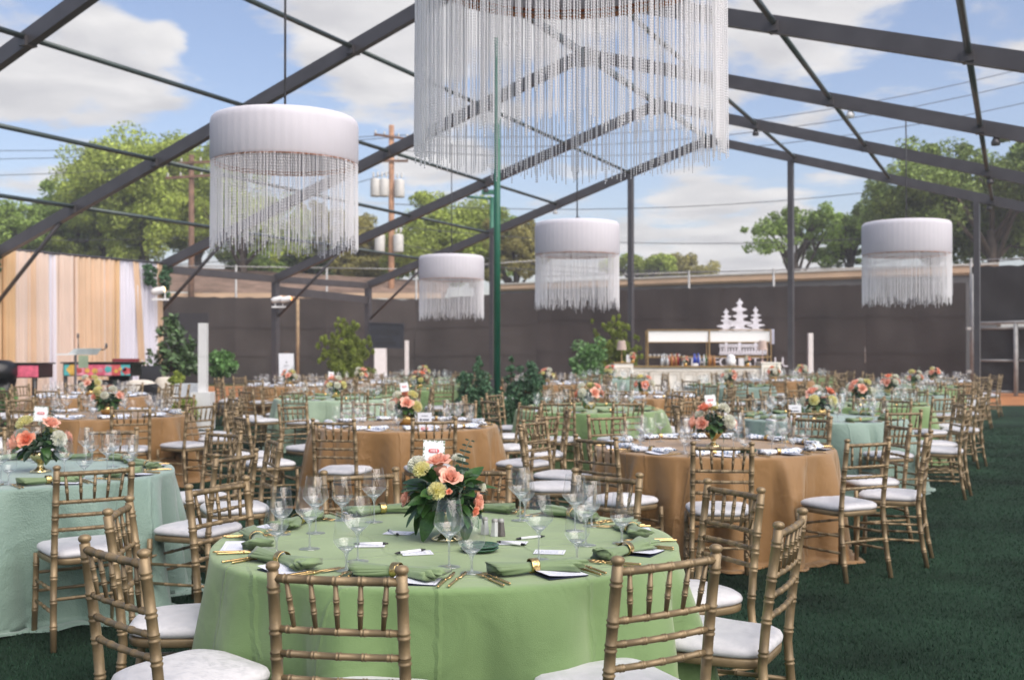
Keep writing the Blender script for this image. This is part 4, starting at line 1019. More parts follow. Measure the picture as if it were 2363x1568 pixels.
ZT, ZR2, ZR3, ZR4 = .893, .748, .678, .606
def post_y(z): return -.215 - .055 * max(0, (z - .44) / .46) ** 1.25 if z > .44 else -.215 - .06 * ((.44 - z) / .44) ** 1.5
def post_x(z): return .186 - .002 * z + (.012 * (.44 - z) / .44 if z < .44 else 0)
def make_chair_parts():
    parts = []
    for s in (-1, 1):
        zs = [0, .15, .3, .44, .56, .68, .8, .912]
        pts, rad = bamboo([(s * post_x(z), post_y(z), z) for z in zs], .0168, (.13, .27, .40, .53, .655, .735, .815, .945), 10)
        mb = MB(); mb.tube(pts, rad, 10)
        c = (s * post_x(.91), post_y(.91), .908)
        mb.lathe([(.0165, 0), (.012, .003), (.012, .006), (.0175, .010), (.0205, .017), (.0200, .023), (.015, .029), (.006, .032), (0, .0325)], 10, c)
        parts.append(('rear_post', mb, chair_m))
        pts, rad = bamboo([(s * .205, .20, 0), (s * .200, .192, .22), (s * .197, .188, .43)], .0155, (.30, .58, .86), 10)
        mb = MB(); mb.tube(pts, rad, 10); parts.append(('front_leg', mb, chair_m))
    def rail(z, r, bow=.012):
        x, y = post_x(z), post_y(z)
        pts = [(x * q, y - bow * (1 - q * q), z) for q in (-1, -.75, -.5, -.25, 0, .25, .5, .75, 1)]
        P, rd = bamboo(pts, r, (.11, .305, .5, .695, .89), 8); mb = MB(); mb.tube(P, rd, 8); return mb
    parts.append(('top_rail', rail(ZT, .0125), chair_m))
    for z in (ZR2, ZR3, ZR4): parts.append(('cross_rail', rail(z, .0105), chair_m))
    for k in range(-2, 3):
        xa, xb = k * .0715, k * .064
        ya = post_y(ZT) - .012 * (1 - (xa / .186) ** 2); yb = post_y(ZR2) - .012 * (1 - (xb / .186) ** 2)
        P, rd = bamboo([(xb, yb, ZR2 + .008), ((xa + xb) / 2, (ya + yb) / 2, (ZT + ZR2) / 2), (xa, ya, ZT - .008)], .0082, (.36, .64), 8, taper=lambda t: .80 + .24 * math.sin(PI * t))
        mb = MB(); mb.tube(P, rd, 8); parts.append(('spindle', mb, chair_m))
    for z in (.175, .285):
        for s in (-1, 1):
            a = (s * post_x(z), post_y(z), z + .012); b = (s * .199, .193, z)
            P, rd = bamboo([a, b], .009, (.28, .5, .72), 7); mb = MB(); mb.tube(P, rd, 7); parts.append(('stretcher', mb, chair_m))
    for z, y, x in ((.225, .194, .199), (.325, .191, .198), (.255, post_y(.255), post_x(.255))):
        P, rd = bamboo([(-x, y, z), (x, y, z)], .009, (.25, .5, .75), 7); mb = MB(); mb.tube(P, rd, 7); parts.append(('stretcher', mb, chair_m))
    def outline(g, n=40):       # rounded trapezoid seat, grown by g
        out = []
        for k in range(n):
            a = 2 * PI * k / n; c, s = math.cos(a), math.sin(a); e = .45
            x = math.copysign(abs(c) ** e, c); y = math.copysign(abs(s) ** e, s)
            w = .198 + .018 * y
            out.append((x * (w + g), y * (.205 + g) - .01))
        return out
    mb = MB(); pts = [(x, y, z) for g, z in ((-.006, .418), (0, .424), (.002, .445), (-.002, .452)) for x, y in outline(g)]
    mb.grid(pts, 40, 4, True); mb.f += [tuple(range(39, -1, -1)), tuple(range(120, 160))]; mb.mi += [0, 0]
    parts.append(('seat_frame', mb, chair_m))
    mb = MB(); lay = ((-.012, .4525), (.004, .462), (.006, .474), (.0, .487), (-.016, .497), (-.05, .5045), (-.10, .510), (-.16, .513))
    pts = [(x, y, z + .002 * math.sin(x * 31 + y * 17)) for g, z in lay for x, y in outline(g)]
    mb.grid(pts, 40, len(lay), True); mb.f.append(tuple(range((len(lay) - 1) * 40, len(lay) * 40))); mb.mi.append(0)
    parts.append(('seat_cushion', mb, cush_m))
    return parts
_parts = make_chair_parts()
CHAIR = [(nm, mb.mesh(nm, mt)) for nm, mb, mt in _parts]
_all = MB()
for nm, mb, mt in _parts:
    if nm != 'seat_cushion': _all.add(mb.v, mb.f)
CHAIR_FAR = [('frame', _all.mesh('frame', chair_m)), CHAIR[-1]]

SIDEW = {0: 'nearest place', 1: 'first right of nearest', 2: 'second right of nearest', 3: 'third right of nearest', 4: 'fourth right of nearest', 5: 'farthest place',
         -1: 'first left of nearest', -2: 'second left of nearest', -3: 'third left of nearest', -4: 'fourth left of nearest'}
def slots(phase, n=10):
    """angles of the places round a table, each with its place counted from the one nearest the camera"""
    an = [phase + 360 / n * k for k in range(n)]
    near = min(range(n), key=lambda k: math.sin(R(an[k])))
    out = []
    for k in range(n):
        j = (k - near) % n
        out.append((an[k], SIDEW[j if j <= 5 else j - 10]))
    return out
def chair(x, y, face, label, far=False):
    t = thing('banquet_chair', label, 'chair', (x, y, 0), face, 'gold banquet chairs with white cushions')
    for nm, me in (CHAIR_FAR if far else CHAIR): link(nm, me, t)
    return t
def chair_at_back(bx, by, cx, cy, label, far=False, turn=0.0):
    """chair whose backrest stands at (bx, by) and which faces (cx, cy)"""
    a = math.atan2(cy - by, cx - bx) + turn
    return chair(bx + .255 * math.cos(a), by + .255 * math.sin(a), a - PI / 2, label, far)

# ------------------------------------------------------------------ table linen
def weave(name, base, rough, sheen, scale, strength, var=.06, spec=.4, shot=None):
    m = M(name, base, rough, var=var, scale=2.0, sheen=sheen, spec=spec)
    nt = m.node_tree; ns, ls = nt.nodes, nt.links
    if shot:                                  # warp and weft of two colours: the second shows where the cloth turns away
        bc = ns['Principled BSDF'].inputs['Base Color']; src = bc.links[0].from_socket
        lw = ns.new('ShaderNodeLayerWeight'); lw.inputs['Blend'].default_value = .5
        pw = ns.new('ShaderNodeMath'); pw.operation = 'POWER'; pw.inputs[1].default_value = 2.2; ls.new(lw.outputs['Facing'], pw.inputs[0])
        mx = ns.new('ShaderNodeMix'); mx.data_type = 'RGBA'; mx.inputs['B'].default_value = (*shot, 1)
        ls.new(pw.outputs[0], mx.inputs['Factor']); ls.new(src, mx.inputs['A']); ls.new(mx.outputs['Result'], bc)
    tc = ns.new('ShaderNodeTexCoord'); v = ns.new('ShaderNodeTexVoronoi'); v.inputs['Scale'].default_value = scale
    n1 = ns.new('ShaderNodeTexNoise'); n1.inputs['Scale'].default_value = 7; n1.inputs['Detail'].default_value = 5; n1.inputs['Distortion'].default_value = .6
    ls.new(tc.outputs['Object'], v.inputs['Vector']); ls.new(tc.outputs['Object'], n1.inputs['Vector'])
    ad = ns.new('ShaderNodeMath'); ad.operation = 'MULTIPLY_ADD'; ad.inputs[1].default_value = 1.2
    ls.new(n1.outputs['Fac'], ad.inputs[0]); ls.new(v.outputs['Distance'], ad.inputs[2])
    b = ns.new('ShaderNodeBump'); b.inputs['Strength'].default_value = strength; b.inputs['Distance'].default_value = .006
    # pressed storage creases running both ways through the cloth
    def mth(op, a_, b_=0.0):
        q = ns.new('ShaderNodeMath'); q.operation = op
        for i_, z_ in enumerate((a_, b_)):
            if isinstance(z_, (int, float)): q.inputs[i_].default_value = z_
            else: ls.new(z_, q.inputs[i_])
        return q.outputs[0]
    sp = ns.new('ShaderNodeSeparateXYZ'); ls.new(tc.outputs['Object'], sp.inputs[0])
    wob = mth('MULTIPLY', n1.outputs['Fac'], .05); cr = None
    rx = mth('ADD', mth('MULTIPLY', sp.outputs['X'], .94), mth('MULTIPLY', sp.outputs['Y'], .34)); ry = mth('SUBTRACT', mth('MULTIPLY', sp.outputs['Y'], .94), mth('MULTIPLY', sp.outputs['X'], .34))
    for ax_, per in ((rx, .52), (ry, .47)):
        f_ = mth('MULTIPLY', mth('ABSOLUTE', mth('SUBTRACT', mth('FRACT', mth('DIVIDE', mth('ADD', ax_, wob), per)), .5)), per)
        f_ = mth('SUBTRACT', 1.0, mth('MINIMUM', mth('DIVIDE', f_, .012), 1.0))
        cr = f_ if cr is None else mth('MAXIMUM', cr, f_)
    b2 = ns.new('ShaderNodeBump'); b2.inputs['Strength'].default_value = .8; b2.inputs['Distance'].default_value = .006
    n3 = ns.new('ShaderNodeTexNoise'); n3.inputs['Scale'].default_value = 3.4; n3.inputs['Detail'].default_value = 2.5; n3.inputs['Distortion'].default_value = 1.4
    ls.new(tc.outputs['Object'], n3.inputs['Vector'])
    b3 = ns.new('ShaderNodeBump'); b3.inputs['Strength'].default_value = .40; b3.inputs['Distance'].default_value = .035
    ls.new(n3.outputs['Fac'], b3.inputs['Height']); ls.new(b3.outputs[0], b2.inputs['Normal'])
    ls.new(cr, b2.inputs['Height']); ls.new(b2.outputs[0], b.inputs['Normal'])
    ls.new(ad.outputs[0], b.inputs['Height']); ls.new(b.outputs[0], ns['Principled BSDF'].inputs['Normal'])
    return m
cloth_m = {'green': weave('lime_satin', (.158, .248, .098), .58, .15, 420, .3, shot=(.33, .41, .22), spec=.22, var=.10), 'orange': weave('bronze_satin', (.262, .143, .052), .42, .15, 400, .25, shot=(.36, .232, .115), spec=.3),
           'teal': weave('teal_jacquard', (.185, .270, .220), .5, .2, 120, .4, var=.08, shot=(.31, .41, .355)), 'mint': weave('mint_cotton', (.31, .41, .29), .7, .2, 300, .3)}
RT, HT = .925, .765
def cloth(parent, color, seed, na, nd, nf, amp, puddle):
    rr = random.Random(seed)
    folds = []
    for k in range(nf):
        folds.append(((k + rr.uniform(.05, .95)) / nf * 2 * PI, rr.uniform(.55, 1.2) * PI / nf, rr.uniform(.3, 1.2) * amp, rr.uniform(-.16, .16), rr.uniform(.4, 1.6)))
    def fold(a, q_=0.0):
        s = 0
        for c, w, q, sl, sk in folds:
            d = (a - c - sl * q_ + PI) % (2 * PI) - PI
            d = abs(d) / (w * (sk if d > 0 else 2 - sk))
            if d < 1: s = max(s, q * (1 - d ** 1.5) ** .9)
        return s
    F = [fold(2 * PI * k / na) for k in range(na)]; ph = rr.random() * 6
    P = []; rows = 0
    for r_ in (.02, .25, .5, .72, .88, .955):
        for k in range(na):
            a = 2 * PI * k / na
            P.append((r_ * RT * math.cos(a), r_ * RT * math.sin(a), HT + .0008 * math.sin(9 * r_ * math.cos(a) + ph) + .0008 * math.sin(11 * r_ * math.sin(a))))
        rows += 1
    for k in (1, 2, 3):
        q = R(30 * k)
        for i in range(na):
            a = 2 * PI * i / na; r_ = RT - .02 + .02 * math.sin(q) + F[i] * .025 * k - .002 * k
            P.append((r_ * math.cos(a), r_ * math.sin(a), HT - .02 + .02 * math.cos(q)))
        rows += 1
    for j in range(1, nd + 1):
        s = j / nd; z = (HT - .02) * (1 - s) + .012 * s
        for i in range(na):
            a = 2 * PI * i / na; Fi = fold(a, s)
            sway = .010 * math.sin(3 * a + 4 * s + ph) * s
            r_ = RT - .045 * s ** .5 + Fi * (s ** .55) + .05 * s ** 1.3 + sway + .006 * math.sin(23 * a + 9 * s) * s
            aa = a + .03 * math.sin(2 * a + ph) * s
            P.append((r_ * math.cos(aa), r_ * math.sin(aa), z))
        rows += 1
    if puddle:
        for dr, z in ((.05, .02), (.10, .012), (.11, .004)):
            for i in range(na):
                a = 2 * PI * i / na; r_ = RT - .045 + fold(a, 1.0) * 1.05 + .05 + dr * (puddle + .8 * max(0, math.sin(4 * a + ph)) + .5 * math.sin(11 * a))
                P.append((r_ * math.cos(a), r_ * math.sin(a), z + .012 * max(0, math.sin(17 * a + ph))))
            rows += 1
    mb = MB(); mb.grid(P, na, rows, True); mb.f.append(tuple(range(na - 1, -1, -1))); mb.mi.append(0)
    return mb.build('tablecloth', cloth_m[color], parent)

# ------------------------------------------------------------------ tableware
glass_m = thin_glass('clear_glass', (.992, .996, .996), (.84, .86, .87), .075, .06, .75)
cone_m = thin_glass('cone_glass', (.975, .99, .99), (.84, .87, .88), .19, .5, .4)  # lower bowl whitened: brightness of refracted sky put into the material
solid_m = thin_glass('stem_glass', (.97, .98, .98), (.62, .66, .67), .30, .3, .4)
_nt = solid_m.node_tree; _d = _nt.nodes.new('ShaderNodeBsdfTranslucent'); _d.inputs['Color'].default_value = (.9, .93, .95, 1)  # translucent white added to stem and foot in place of refracted light
_o = _nt.nodes['Material Output']; _s = _o.inputs['Surface'].links[0].from_socket; _m2 = _nt.nodes.new('ShaderNodeMixShader'); _m2.inputs[0].default_value = .15
_nt.links.new(_s, _m2.inputs[1]); _nt.links.new(_d.outputs[0], _m2.inputs[2]); _nt.links.new(_m2.outputs[0], _o.inputs['Surface'])
wprof = [(.004, .098), (.012, .104), (.030, .121), (.049, .142), (.0535, .149), (.0525, .158), (.047, .185), (.0385, .238), (.0378, .2385)]
gprof = [(.004, .058), (.012, .064), (.030, .080), (.0425, .097), (.0455, .106), (.0450, .115), (.0415, .14), (.0355, .198), (.0348, .1985)]
def glass_meshes(prof, foot_r, stem_r):
    z0 = prof[0][1]
    b = MB(); b.lathe(prof[4:], 24); b.cur = 1; b.lathe(prof[:5], 24)
    lo = [(r, z) for r, z in prof[:3]]
    s = MB(); s.lathe([(stem_r * 1.6, .006), (stem_r, .016), (stem_r * .9, z0 * .5), (stem_r, z0 - .012), (.0085, z0 - .001), (prof[1][0] - .001, prof[1][1] - .0005), (prof[2][0] - .0015, prof[2][1]), (prof[2][0] * .55, prof[2][1] - .008), (0.0, prof[2][1] - .012)], 12)
    f = MB(); f.lathe([(0, .0), (foot_r, .0008), (foot_r, .002), (foot_r * .5, .0045), (stem_r * 1.7, .0075)], 24)
    one = MB(); one.add(b.v, b.f); one.mi = list(b.mi); one.cur = 2; one.add(s.v, s.f); one.add(f.v, f.f)
    return [('bowl', b.mesh('bowl', [glass_m, cone_m])), ('stem', s.mesh('stem', solid_m)), ('foot', f.mesh('foot', solid_m))], one.mesh('glass', [glass_m, cone_m, solid_m])
WINE, WINE1 = glass_meshes(wprof, .040, .0036)
GOB, GOB1 = glass_meshes(gprof, .038, .0045)
def glass(kind, x, y, label, near):
    parts, one = (WINE, WINE1) if kind == 'wine_glass' else (GOB, GOB1)
    grp = 'wine glasses set on the tables' if kind == 'wine_glass' else 'water goblets set on the tables'
    if near:
        t = thing(kind, label, 'glass', (x, y, HT + .0015), random.random() * 6, grp)
        for nm, me in parts: link(nm, me, t)
    else:
        t = tag(link(kind, one, None, (x, y, HT + .0015)), label, 'glass', grp)
    return t

nap_green = M('napkin_green', (.165, .232, .112), .8, var=.10, scale=9, bump=.12, bscale=300, sheen=.2)
nap_print = M('napkin_print', (.70, .72, .76), .8, var=.05, bump=.1, bscale=300)
_nt = nap_print.node_tree; _v = _nt.nodes.new('ShaderNodeTexVoronoi'); _v.inputs['Scale'].default_value = 46; _v.inputs['Randomness'].default_value = 1
_tc = _nt.nodes.new('ShaderNodeTexCoord'); _nt.links.new(_tc.outputs['Object'], _v.inputs['Vector'])
_mr = _nt.nodes.new('ShaderNodeMapRange'); _mr.inputs['From Min'].default_value = .36; _mr.inputs['From Max'].default_value = .42; _mr.inputs['To Min'].default_value = 1; _mr.inputs['To Max'].default_value = 0
_nt.links.new(_v.outputs['Distance'], _mr.inputs['Value'])
_mx = _nt.nodes.new('ShaderNodeMix'); _mx.data_type = 'RGBA'; _mx.inputs['A'].default_value = (.72, .74, .78, 1); _hs = _nt.nodes.new('ShaderNodeValToRGB')
_hs.color_ramp.elements[0].color = (.10, .17, .30, 1); _hs.color_ramp.elements[1].color = (.14, .22, .16, 1); _e = _hs.color_ramp.elements.new(.5); _e.color = (.20, .28, .42, 1)
_nt.links.new(_v.outputs['Color'], _hs.inputs['Fac']); _nt.links.new(_hs.outputs['Color'], _mx.inputs['B']); _nt.links.new(_mr.outputs[0], _mx.inputs['Factor'])
_nt.links.new(_mx.outputs['Result'], _nt.nodes['Principled BSDF'].inputs['Base Color'])
hgold_m = M('hammered_gold', (.66, .47, .20), .22, metal=.95, var=.12, scale=30, bump=.35, bscale=90)
def napkin_mesh(seed, mat):
    """napkin pulled through its ring: pinched in the middle, open overlapping folds at both ends"""
    rr = random.Random(seed); mb = MB()
    for layer in range(3):
        nu, nv = 22, 15; P = []
        for j in range(nv):
            s = -1 + 2 * j / (nv - 1); x = s * (.135 + .006 * layer) + (.012 if s > 0 else -.004) * layer * abs(s)
            w = .021 + .038 * abs(s) ** 1.2 * (1.0 if s > 0 else .8); h = .014 + .007 * abs(s) - .003 * layer
            w *= 1 - .13 * layer
            for k in range(nu):
                a = 2 * PI * k / nu
                wave = 1 + .15 * abs(s) * math.sin(3 * a + seed + layer * 1.3 + s * 2.2) + .15 * abs(s) * math.sin(6 * a + seed * 2 + layer)
                y = w * math.cos(a) * wave; z = .018 + .005 * layer + (h * math.sin(a) * wave)
                P.append((x + .014 * abs(s) * math.sin(2 * a + layer), y + .014 * math.sin(2.2 * s + seed) * s, max(.0015 + .0006 * layer, z)))
        mb.grid(P, nu, nv, True); o_ = len(mb.v) - nu * nv
        mb.f += [tuple(o_ + k for k in range(nu - 1, -1, -1)), tuple(o_ + (nv - 1) * nu + k for k in range(nu))]; mb.mi += [0, 0]
    return mb.mesh('cloth', mat)
NAPG = [napkin_mesh(k, nap_green) for k in range(4)]; NAPP = [napkin_mesh(k + 4, nap_print) for k in range(3)]
_mb = MB(); _P = []
for x_, r_ in ((-.014, .0262), (-.0145, .0278), (-.012, .0285), (.012, .0285), (.0145, .0278), (.014, .0262)):
    for k in range(24): _P.append((x_, r_ * math.cos(2 * PI * k / 24) * 1.05, .0235 + r_ * .88 * math.sin(2 * PI * k / 24)))
_mb.grid(_P, 24, 6, True); RING = _mb.mesh('napkin_ring', hgold_m)
def napkin(x, y, rz, green, label, k):
    t = thing('napkin', label, 'napkin', (x, y, HT + .004), rz, 'rolled napkins in gold rings')
    link('cloth', (NAPG if green else NAPP)[k % (4 if green else 3)], t); link('napkin_ring', RING, t)
    return t

# menu card with faint printing
def print_mat(name, base, inkc, dens_):
    m = M(name, base, .6, var=.015); nt = m.node_tree; ns, ls = nt.nodes, nt.links
    tc = ns.new('ShaderNodeTexCoord'); sp = ns.new('ShaderNodeSeparateXYZ'); ls.new(tc.outputs['Generated'], sp.inputs[0])
    nz = ns.new('ShaderNodeTexNoise'); nz.inputs['Scale'].default_value = 22; nz.inputs['Detail'].default_value = 1
    mp = ns.new('ShaderNodeMapping'); mp.inputs['Scale'].default_value = (1, .001, 1); ls.new(tc.outputs['Generated'], mp.inputs['Vector']); 
    wv = ns.new('ShaderNodeTexWave'); wv.bands_direction = 'Y'; wv.inputs['Scale'].default_value = 4.2; ls.new(tc.outputs['Generated'], wv.inputs['Vector'])
    ls.new(tc.outputs['Generated'], nz.inputs['Vector'])
    def mt(op, a, b):
        n = ns.new('ShaderNodeMath'); n.operation = op
        for i, q in enumerate((a, b)):
            if isinstance(q, (int, float)): n.inputs[i].default_value = q
            else: ls.new(q, n.inputs[i])
        return n.outputs[0]
    lines = mt('MULTIPLY', mt('GREATER_THAN', wv.outputs['Fac'], .62), mt('GREATER_THAN', nz.outputs['Fac'], .46))
    inx = mt('LESS_THAN', mt('ABSOLUTE', mt('SUBTRACT', sp.outputs['X'], .5), 0), .30)
    iny = mt('LESS_THAN', mt('ABSOLUTE', mt('SUBTRACT', sp.outputs['Y'], .5), 0), .33)
    bx = mt('ABSOLUTE', mt('SUBTRACT', sp.outputs['X'], .5), 0); by = mt('ABSOLUTE', mt('SUBTRACT', sp.outputs['Y'], .5), 0)
    mxx = mt('MAXIMUM', bx, by); bord = mt('MULTIPLY', mt('GREATER_THAN', mxx, .425), mt('LESS_THAN', mxx, .44))
    f = mt('MULTIPLY', mt('MAXIMUM', mt('MULTIPLY', lines, mt('MULTIPLY', inx, iny)), bord), dens_)
    mx = ns.new('ShaderNodeMix'); mx.data_type = 'RGBA'; mx.inputs['A'].default_value = (*base, 1); mx.inputs['B'].default_value = (*inkc, 1)
    ls.new(f, mx.inputs['Factor']); ls.new(mx.outputs['Result'], ns['Principled BSDF'].inputs['Base Color'])
    return m
menu_m = print_mat('menu_print', (.70, .71, .78), (.24, .28, .36), .6)
card_m = print_mat('card_print', (.74, .75, .82), (.10, .15, .12), .75)
navy_m = M('navy_card', (.015, .02, .05), .6)
def menu_mesh():
    mb = MB(); P = []; nx, ny = 8, 3                      # folded card, the cover springing up a little
    for j in range(ny):
        for i in range(nx): s = i / (nx - 1); P.append((-.075 + .15 * s, -.052 + .104 * j / 2, .004 + .010 * (1 - s) ** 2.0))
    mb.grid(P, nx, ny); me = mb.mesh('cover', menu_m)
    b = MB(); b.box((0, 0, .0012), (.15, .104, .0022)); return me, b.mesh('inside', navy_m, False)
MENU, MENUB = menu_mesh()
_b = MB(); _b.box((0, 0, .001), (.115, .08, .002)); CARD = _b.mesh('place_card', card_m, False)
cut_m = M('gold_cutlery', (.62, .43, .20), .25, metal=.9, var=.1, scale=40)
def cutlery_meshes():
    def handle(mb):
        z = .0055
        pts, rad = [], []
        for k in range(15): pts.append((0, -.105 + .0068 * k, z)); rad.append(.0046 if k % 2 else .0040)
        mb.tube([(0, -.108, z)] + pts, [.003] + rad, 6)
        mb.tube([(0, -.010, z), (0, -.005, z), (0, 0, z), (0, .006, z), (0, .012, z), (0, .028, z)], [.0042, .0058, .0036, .0056, .0036, .0028], 6)
    f = MB(); handle(f)
    f.tube([(0, .028, .0055), (0, .045, .007)], [.0028, .003], 6)
    f.box((0, .052, .0075), (.021, .016, .0022))
    for k in (-1.5, -.5, .5, 1.5): f.tube([(k * .0058, .058, .0075), (k * .0058, .08, .006), (k * .0056, .098, .0045)], [.0014, .0014, .0007], 4)
    fm = f.mesh('fork', cut_m)
    k_ = MB(); handle(k_)
    k_.prism([(-.004, 0), (.008, 0), (.0095, .05), (.008, .085), (.002, .103), (-.003, .1), (-.004, .05)], (0, .026, .0045), (1, 0, 0), (0, 1, 0), (0, 0, 1), .0018)
    return fm, k_.mesh('knife', cut_m)
FORK, KNIFE = cutlery_meshes()

# ------------------------------------------------------------------ flowers
peach = [M('rose_peach', (.88, .50, .38), .6, var=.12, scale=2.0, trans=.3, island=.12), M('rose_coral', (.88, .36, .23), .6, var=.15, scale=2, trans=.3, island=.12)]
cream = [M('carnation_yellow', (.90, .86, .48), .65, var=.08, scale=2, trans=.5, island=.1), M('carnation_cream', (.90, .90, .80), .65, var=.05, scale=2, trans=.5, island=.08)]
def rose_mesh(mat, seed):
    rr = random.Random(seed); mb = MB(); N = 24
    for i in range(N):
        f = i / N; th = i * 2.399963 + rr.uniform(-.2, .2); r0 = .08 + .62 * f ** .8; span = 1.25 - .55 * f; h = .98 - .18 * f + rr.uniform(-.04, .04)
        curl = .02 + .42 * f ** 2.2
        P = []
        for j in range(5):
            t = j / 4
            for k in range(6):
                s = -1 + 2 * k / 5; wd = span * (math.sin(PI * min(1, .25 + .62 * t)) ** .6) * (1 - .25 * t * t)
                a = th + s * wd; rad = r0 * (.35 + .75 * t ** .6) + curl * t ** 3 - .05 * s * s * t * (1 - f)
                z = -.45 + h * t - curl * .75 * t ** 4 - .10 * s * s * t ** 2
                P.append((rad * math.cos(a), rad * math.sin(a), z + (.02 * math.sin(5 * s + i)) * t))
        mb.grid(P, 6, 5)
    return mb.mesh('rose', mat)
def carn_mesh(mat, seed):
    rr = random.Random(seed); mb = MB()
    for i in range(58):
        f = (i + .5) / 58; el = f ** .75 * 1.75; th = i * 2.399963
        d = Vector((math.sin(el) * math.cos(th), math.sin(el) * math.sin(th), math.cos(el)))
        a = d.cross(Vector((rr.gauss(0, 1), rr.gauss(0, 1), rr.gauss(0, 1)))).normalized(); b = d.cross(a)
        P = [d * .25 * (.4)]; n = 9; w = rr.uniform(.26, .42)
        P2 = []
        for k in range(n):
            s = -1 + 2 * k / (n - 1); L = rr.uniform(.82, 1.0) * (1 - .12 * s * s)
            P2.append(d * L * .95 + a * s * w + b * (.12 * math.sin(s * 9 + i) + rr.uniform(-.03, .03)))
        mid = [d * .6 + a * (-1 + 2 * k / (n - 1)) * w * .55 + b * .03 * math.sin(k) for k in range(n)]
        mb.grid([P[0]] * n + mid + P2, n, 3)
    mb.v = [(x, y, z * .8 - .1) for x, y, z in mb.v]
    return mb.mesh('carnation', mat)
ROSE = [rose_mesh(peach[0], 1), rose_mesh(peach[1], 2)]
CARN = [carn_mesh(cream[0], 3), carn_mesh(cream[1], 4)]
lemon_m = M('salal_leaf', (.045, .110, .028), .32, var=.3, scale=14, trans=.2, spec=.5)
dkleaf_m = M('ruscus_leaf', (.030, .068, .036), .35, var=.3, scale=14, trans=.12)
euc_m = M('eucalyptus_leaf', (.16, .24, .20), .6, var=.2, scale=10, trans=.15)
def leaf_mesh(mat, nm, wid, droop=.35):
    mb = MB(); P = []
    for j in range(8):
        t = j / 7; w = wid * math.sin(PI * (t * .92 + .04)) ** .8 * (1 - .25 * t)
        for k in range(5):
            s = -1 + k / 2; P.append((s * w, t, -droop * t * t + .09 * abs(s) * w * 3 + .012 * math.sin(9 * t) * s))
    mb.grid(P, 5, 8); return mb.mesh(nm, mat)
LEAF = [leaf_mesh(lemon_m, 'leaf', .36), leaf_mesh(dkleaf_m, 'leaf', .30), leaf_mesh(lemon_m, 'leaf', .38, .5)]
def aim(d, roll=0.0):
    return (Vector(d).to_track_quat('Z', 'Y') @ Euler((0, 0, roll)).to_quaternion()).to_euler()
def aim_leaf(d, roll=0.0):
    return (Vector(d).to_track_quat('Y', 'Z') @ Euler((0, roll, 0)).to_quaternion()).to_euler()
fill_m = M('white_filler', (.50, .55, .40), .8, var=.2, scale=40, island=.3)
def sprig(parent, p, d, L, mat=euc_m):
    mb = MB(); d = Vector(d).normalized(); p = Vector(p); side = d.cross(Vector((0, 1, .1))).normalized()
    pts = [p + d * L * k / 6 + side * .012 * math.sin(k * .5) for k in range(7)]; mb.tube(pts, .0016, 5)
    for k in range(1, 7):
        for s in (-1, 1):
            c = pts[k] + side * s * .012; r_ = .017 * (1.15 - k / 9); a = side; b = (d * .45 + Vector((0, -.8, .2))).normalized()
            mb.add([c + (a * math.cos(q) * r_ + b * math.sin(q) * r_ * .75) for q in [2 * PI * i / 8 for i in range(8)]], [tuple(range(8))])
    return mb.build('eucalyptus_sprig', mat, parent, smooth=False)
vase_mb = MB(); vase_mb.lathe([(.062, 0), (.064, .004), (.03, .02), (.018, .035), (.02, .05), (.05, .075), (.068, .10), (.07, .118), (.064, .12), (.05, .1), (0, .08)], 20, cap0=True)
VASE = vase_mb.mesh('vase', M('mirror_gold', (.80, .66, .36), .12, metal=.95, var=.08, scale=20, bump=.2, bscale=40))
vase2 = MB(); vase2.lathe([(.055, 0), (.075, .02), (.085, .06), (.08, .10), (.074, .10), (.07, .03), (0, .02)], 18, cap0=True)
VASE2 = vase2.mesh('vase', hgold_m)

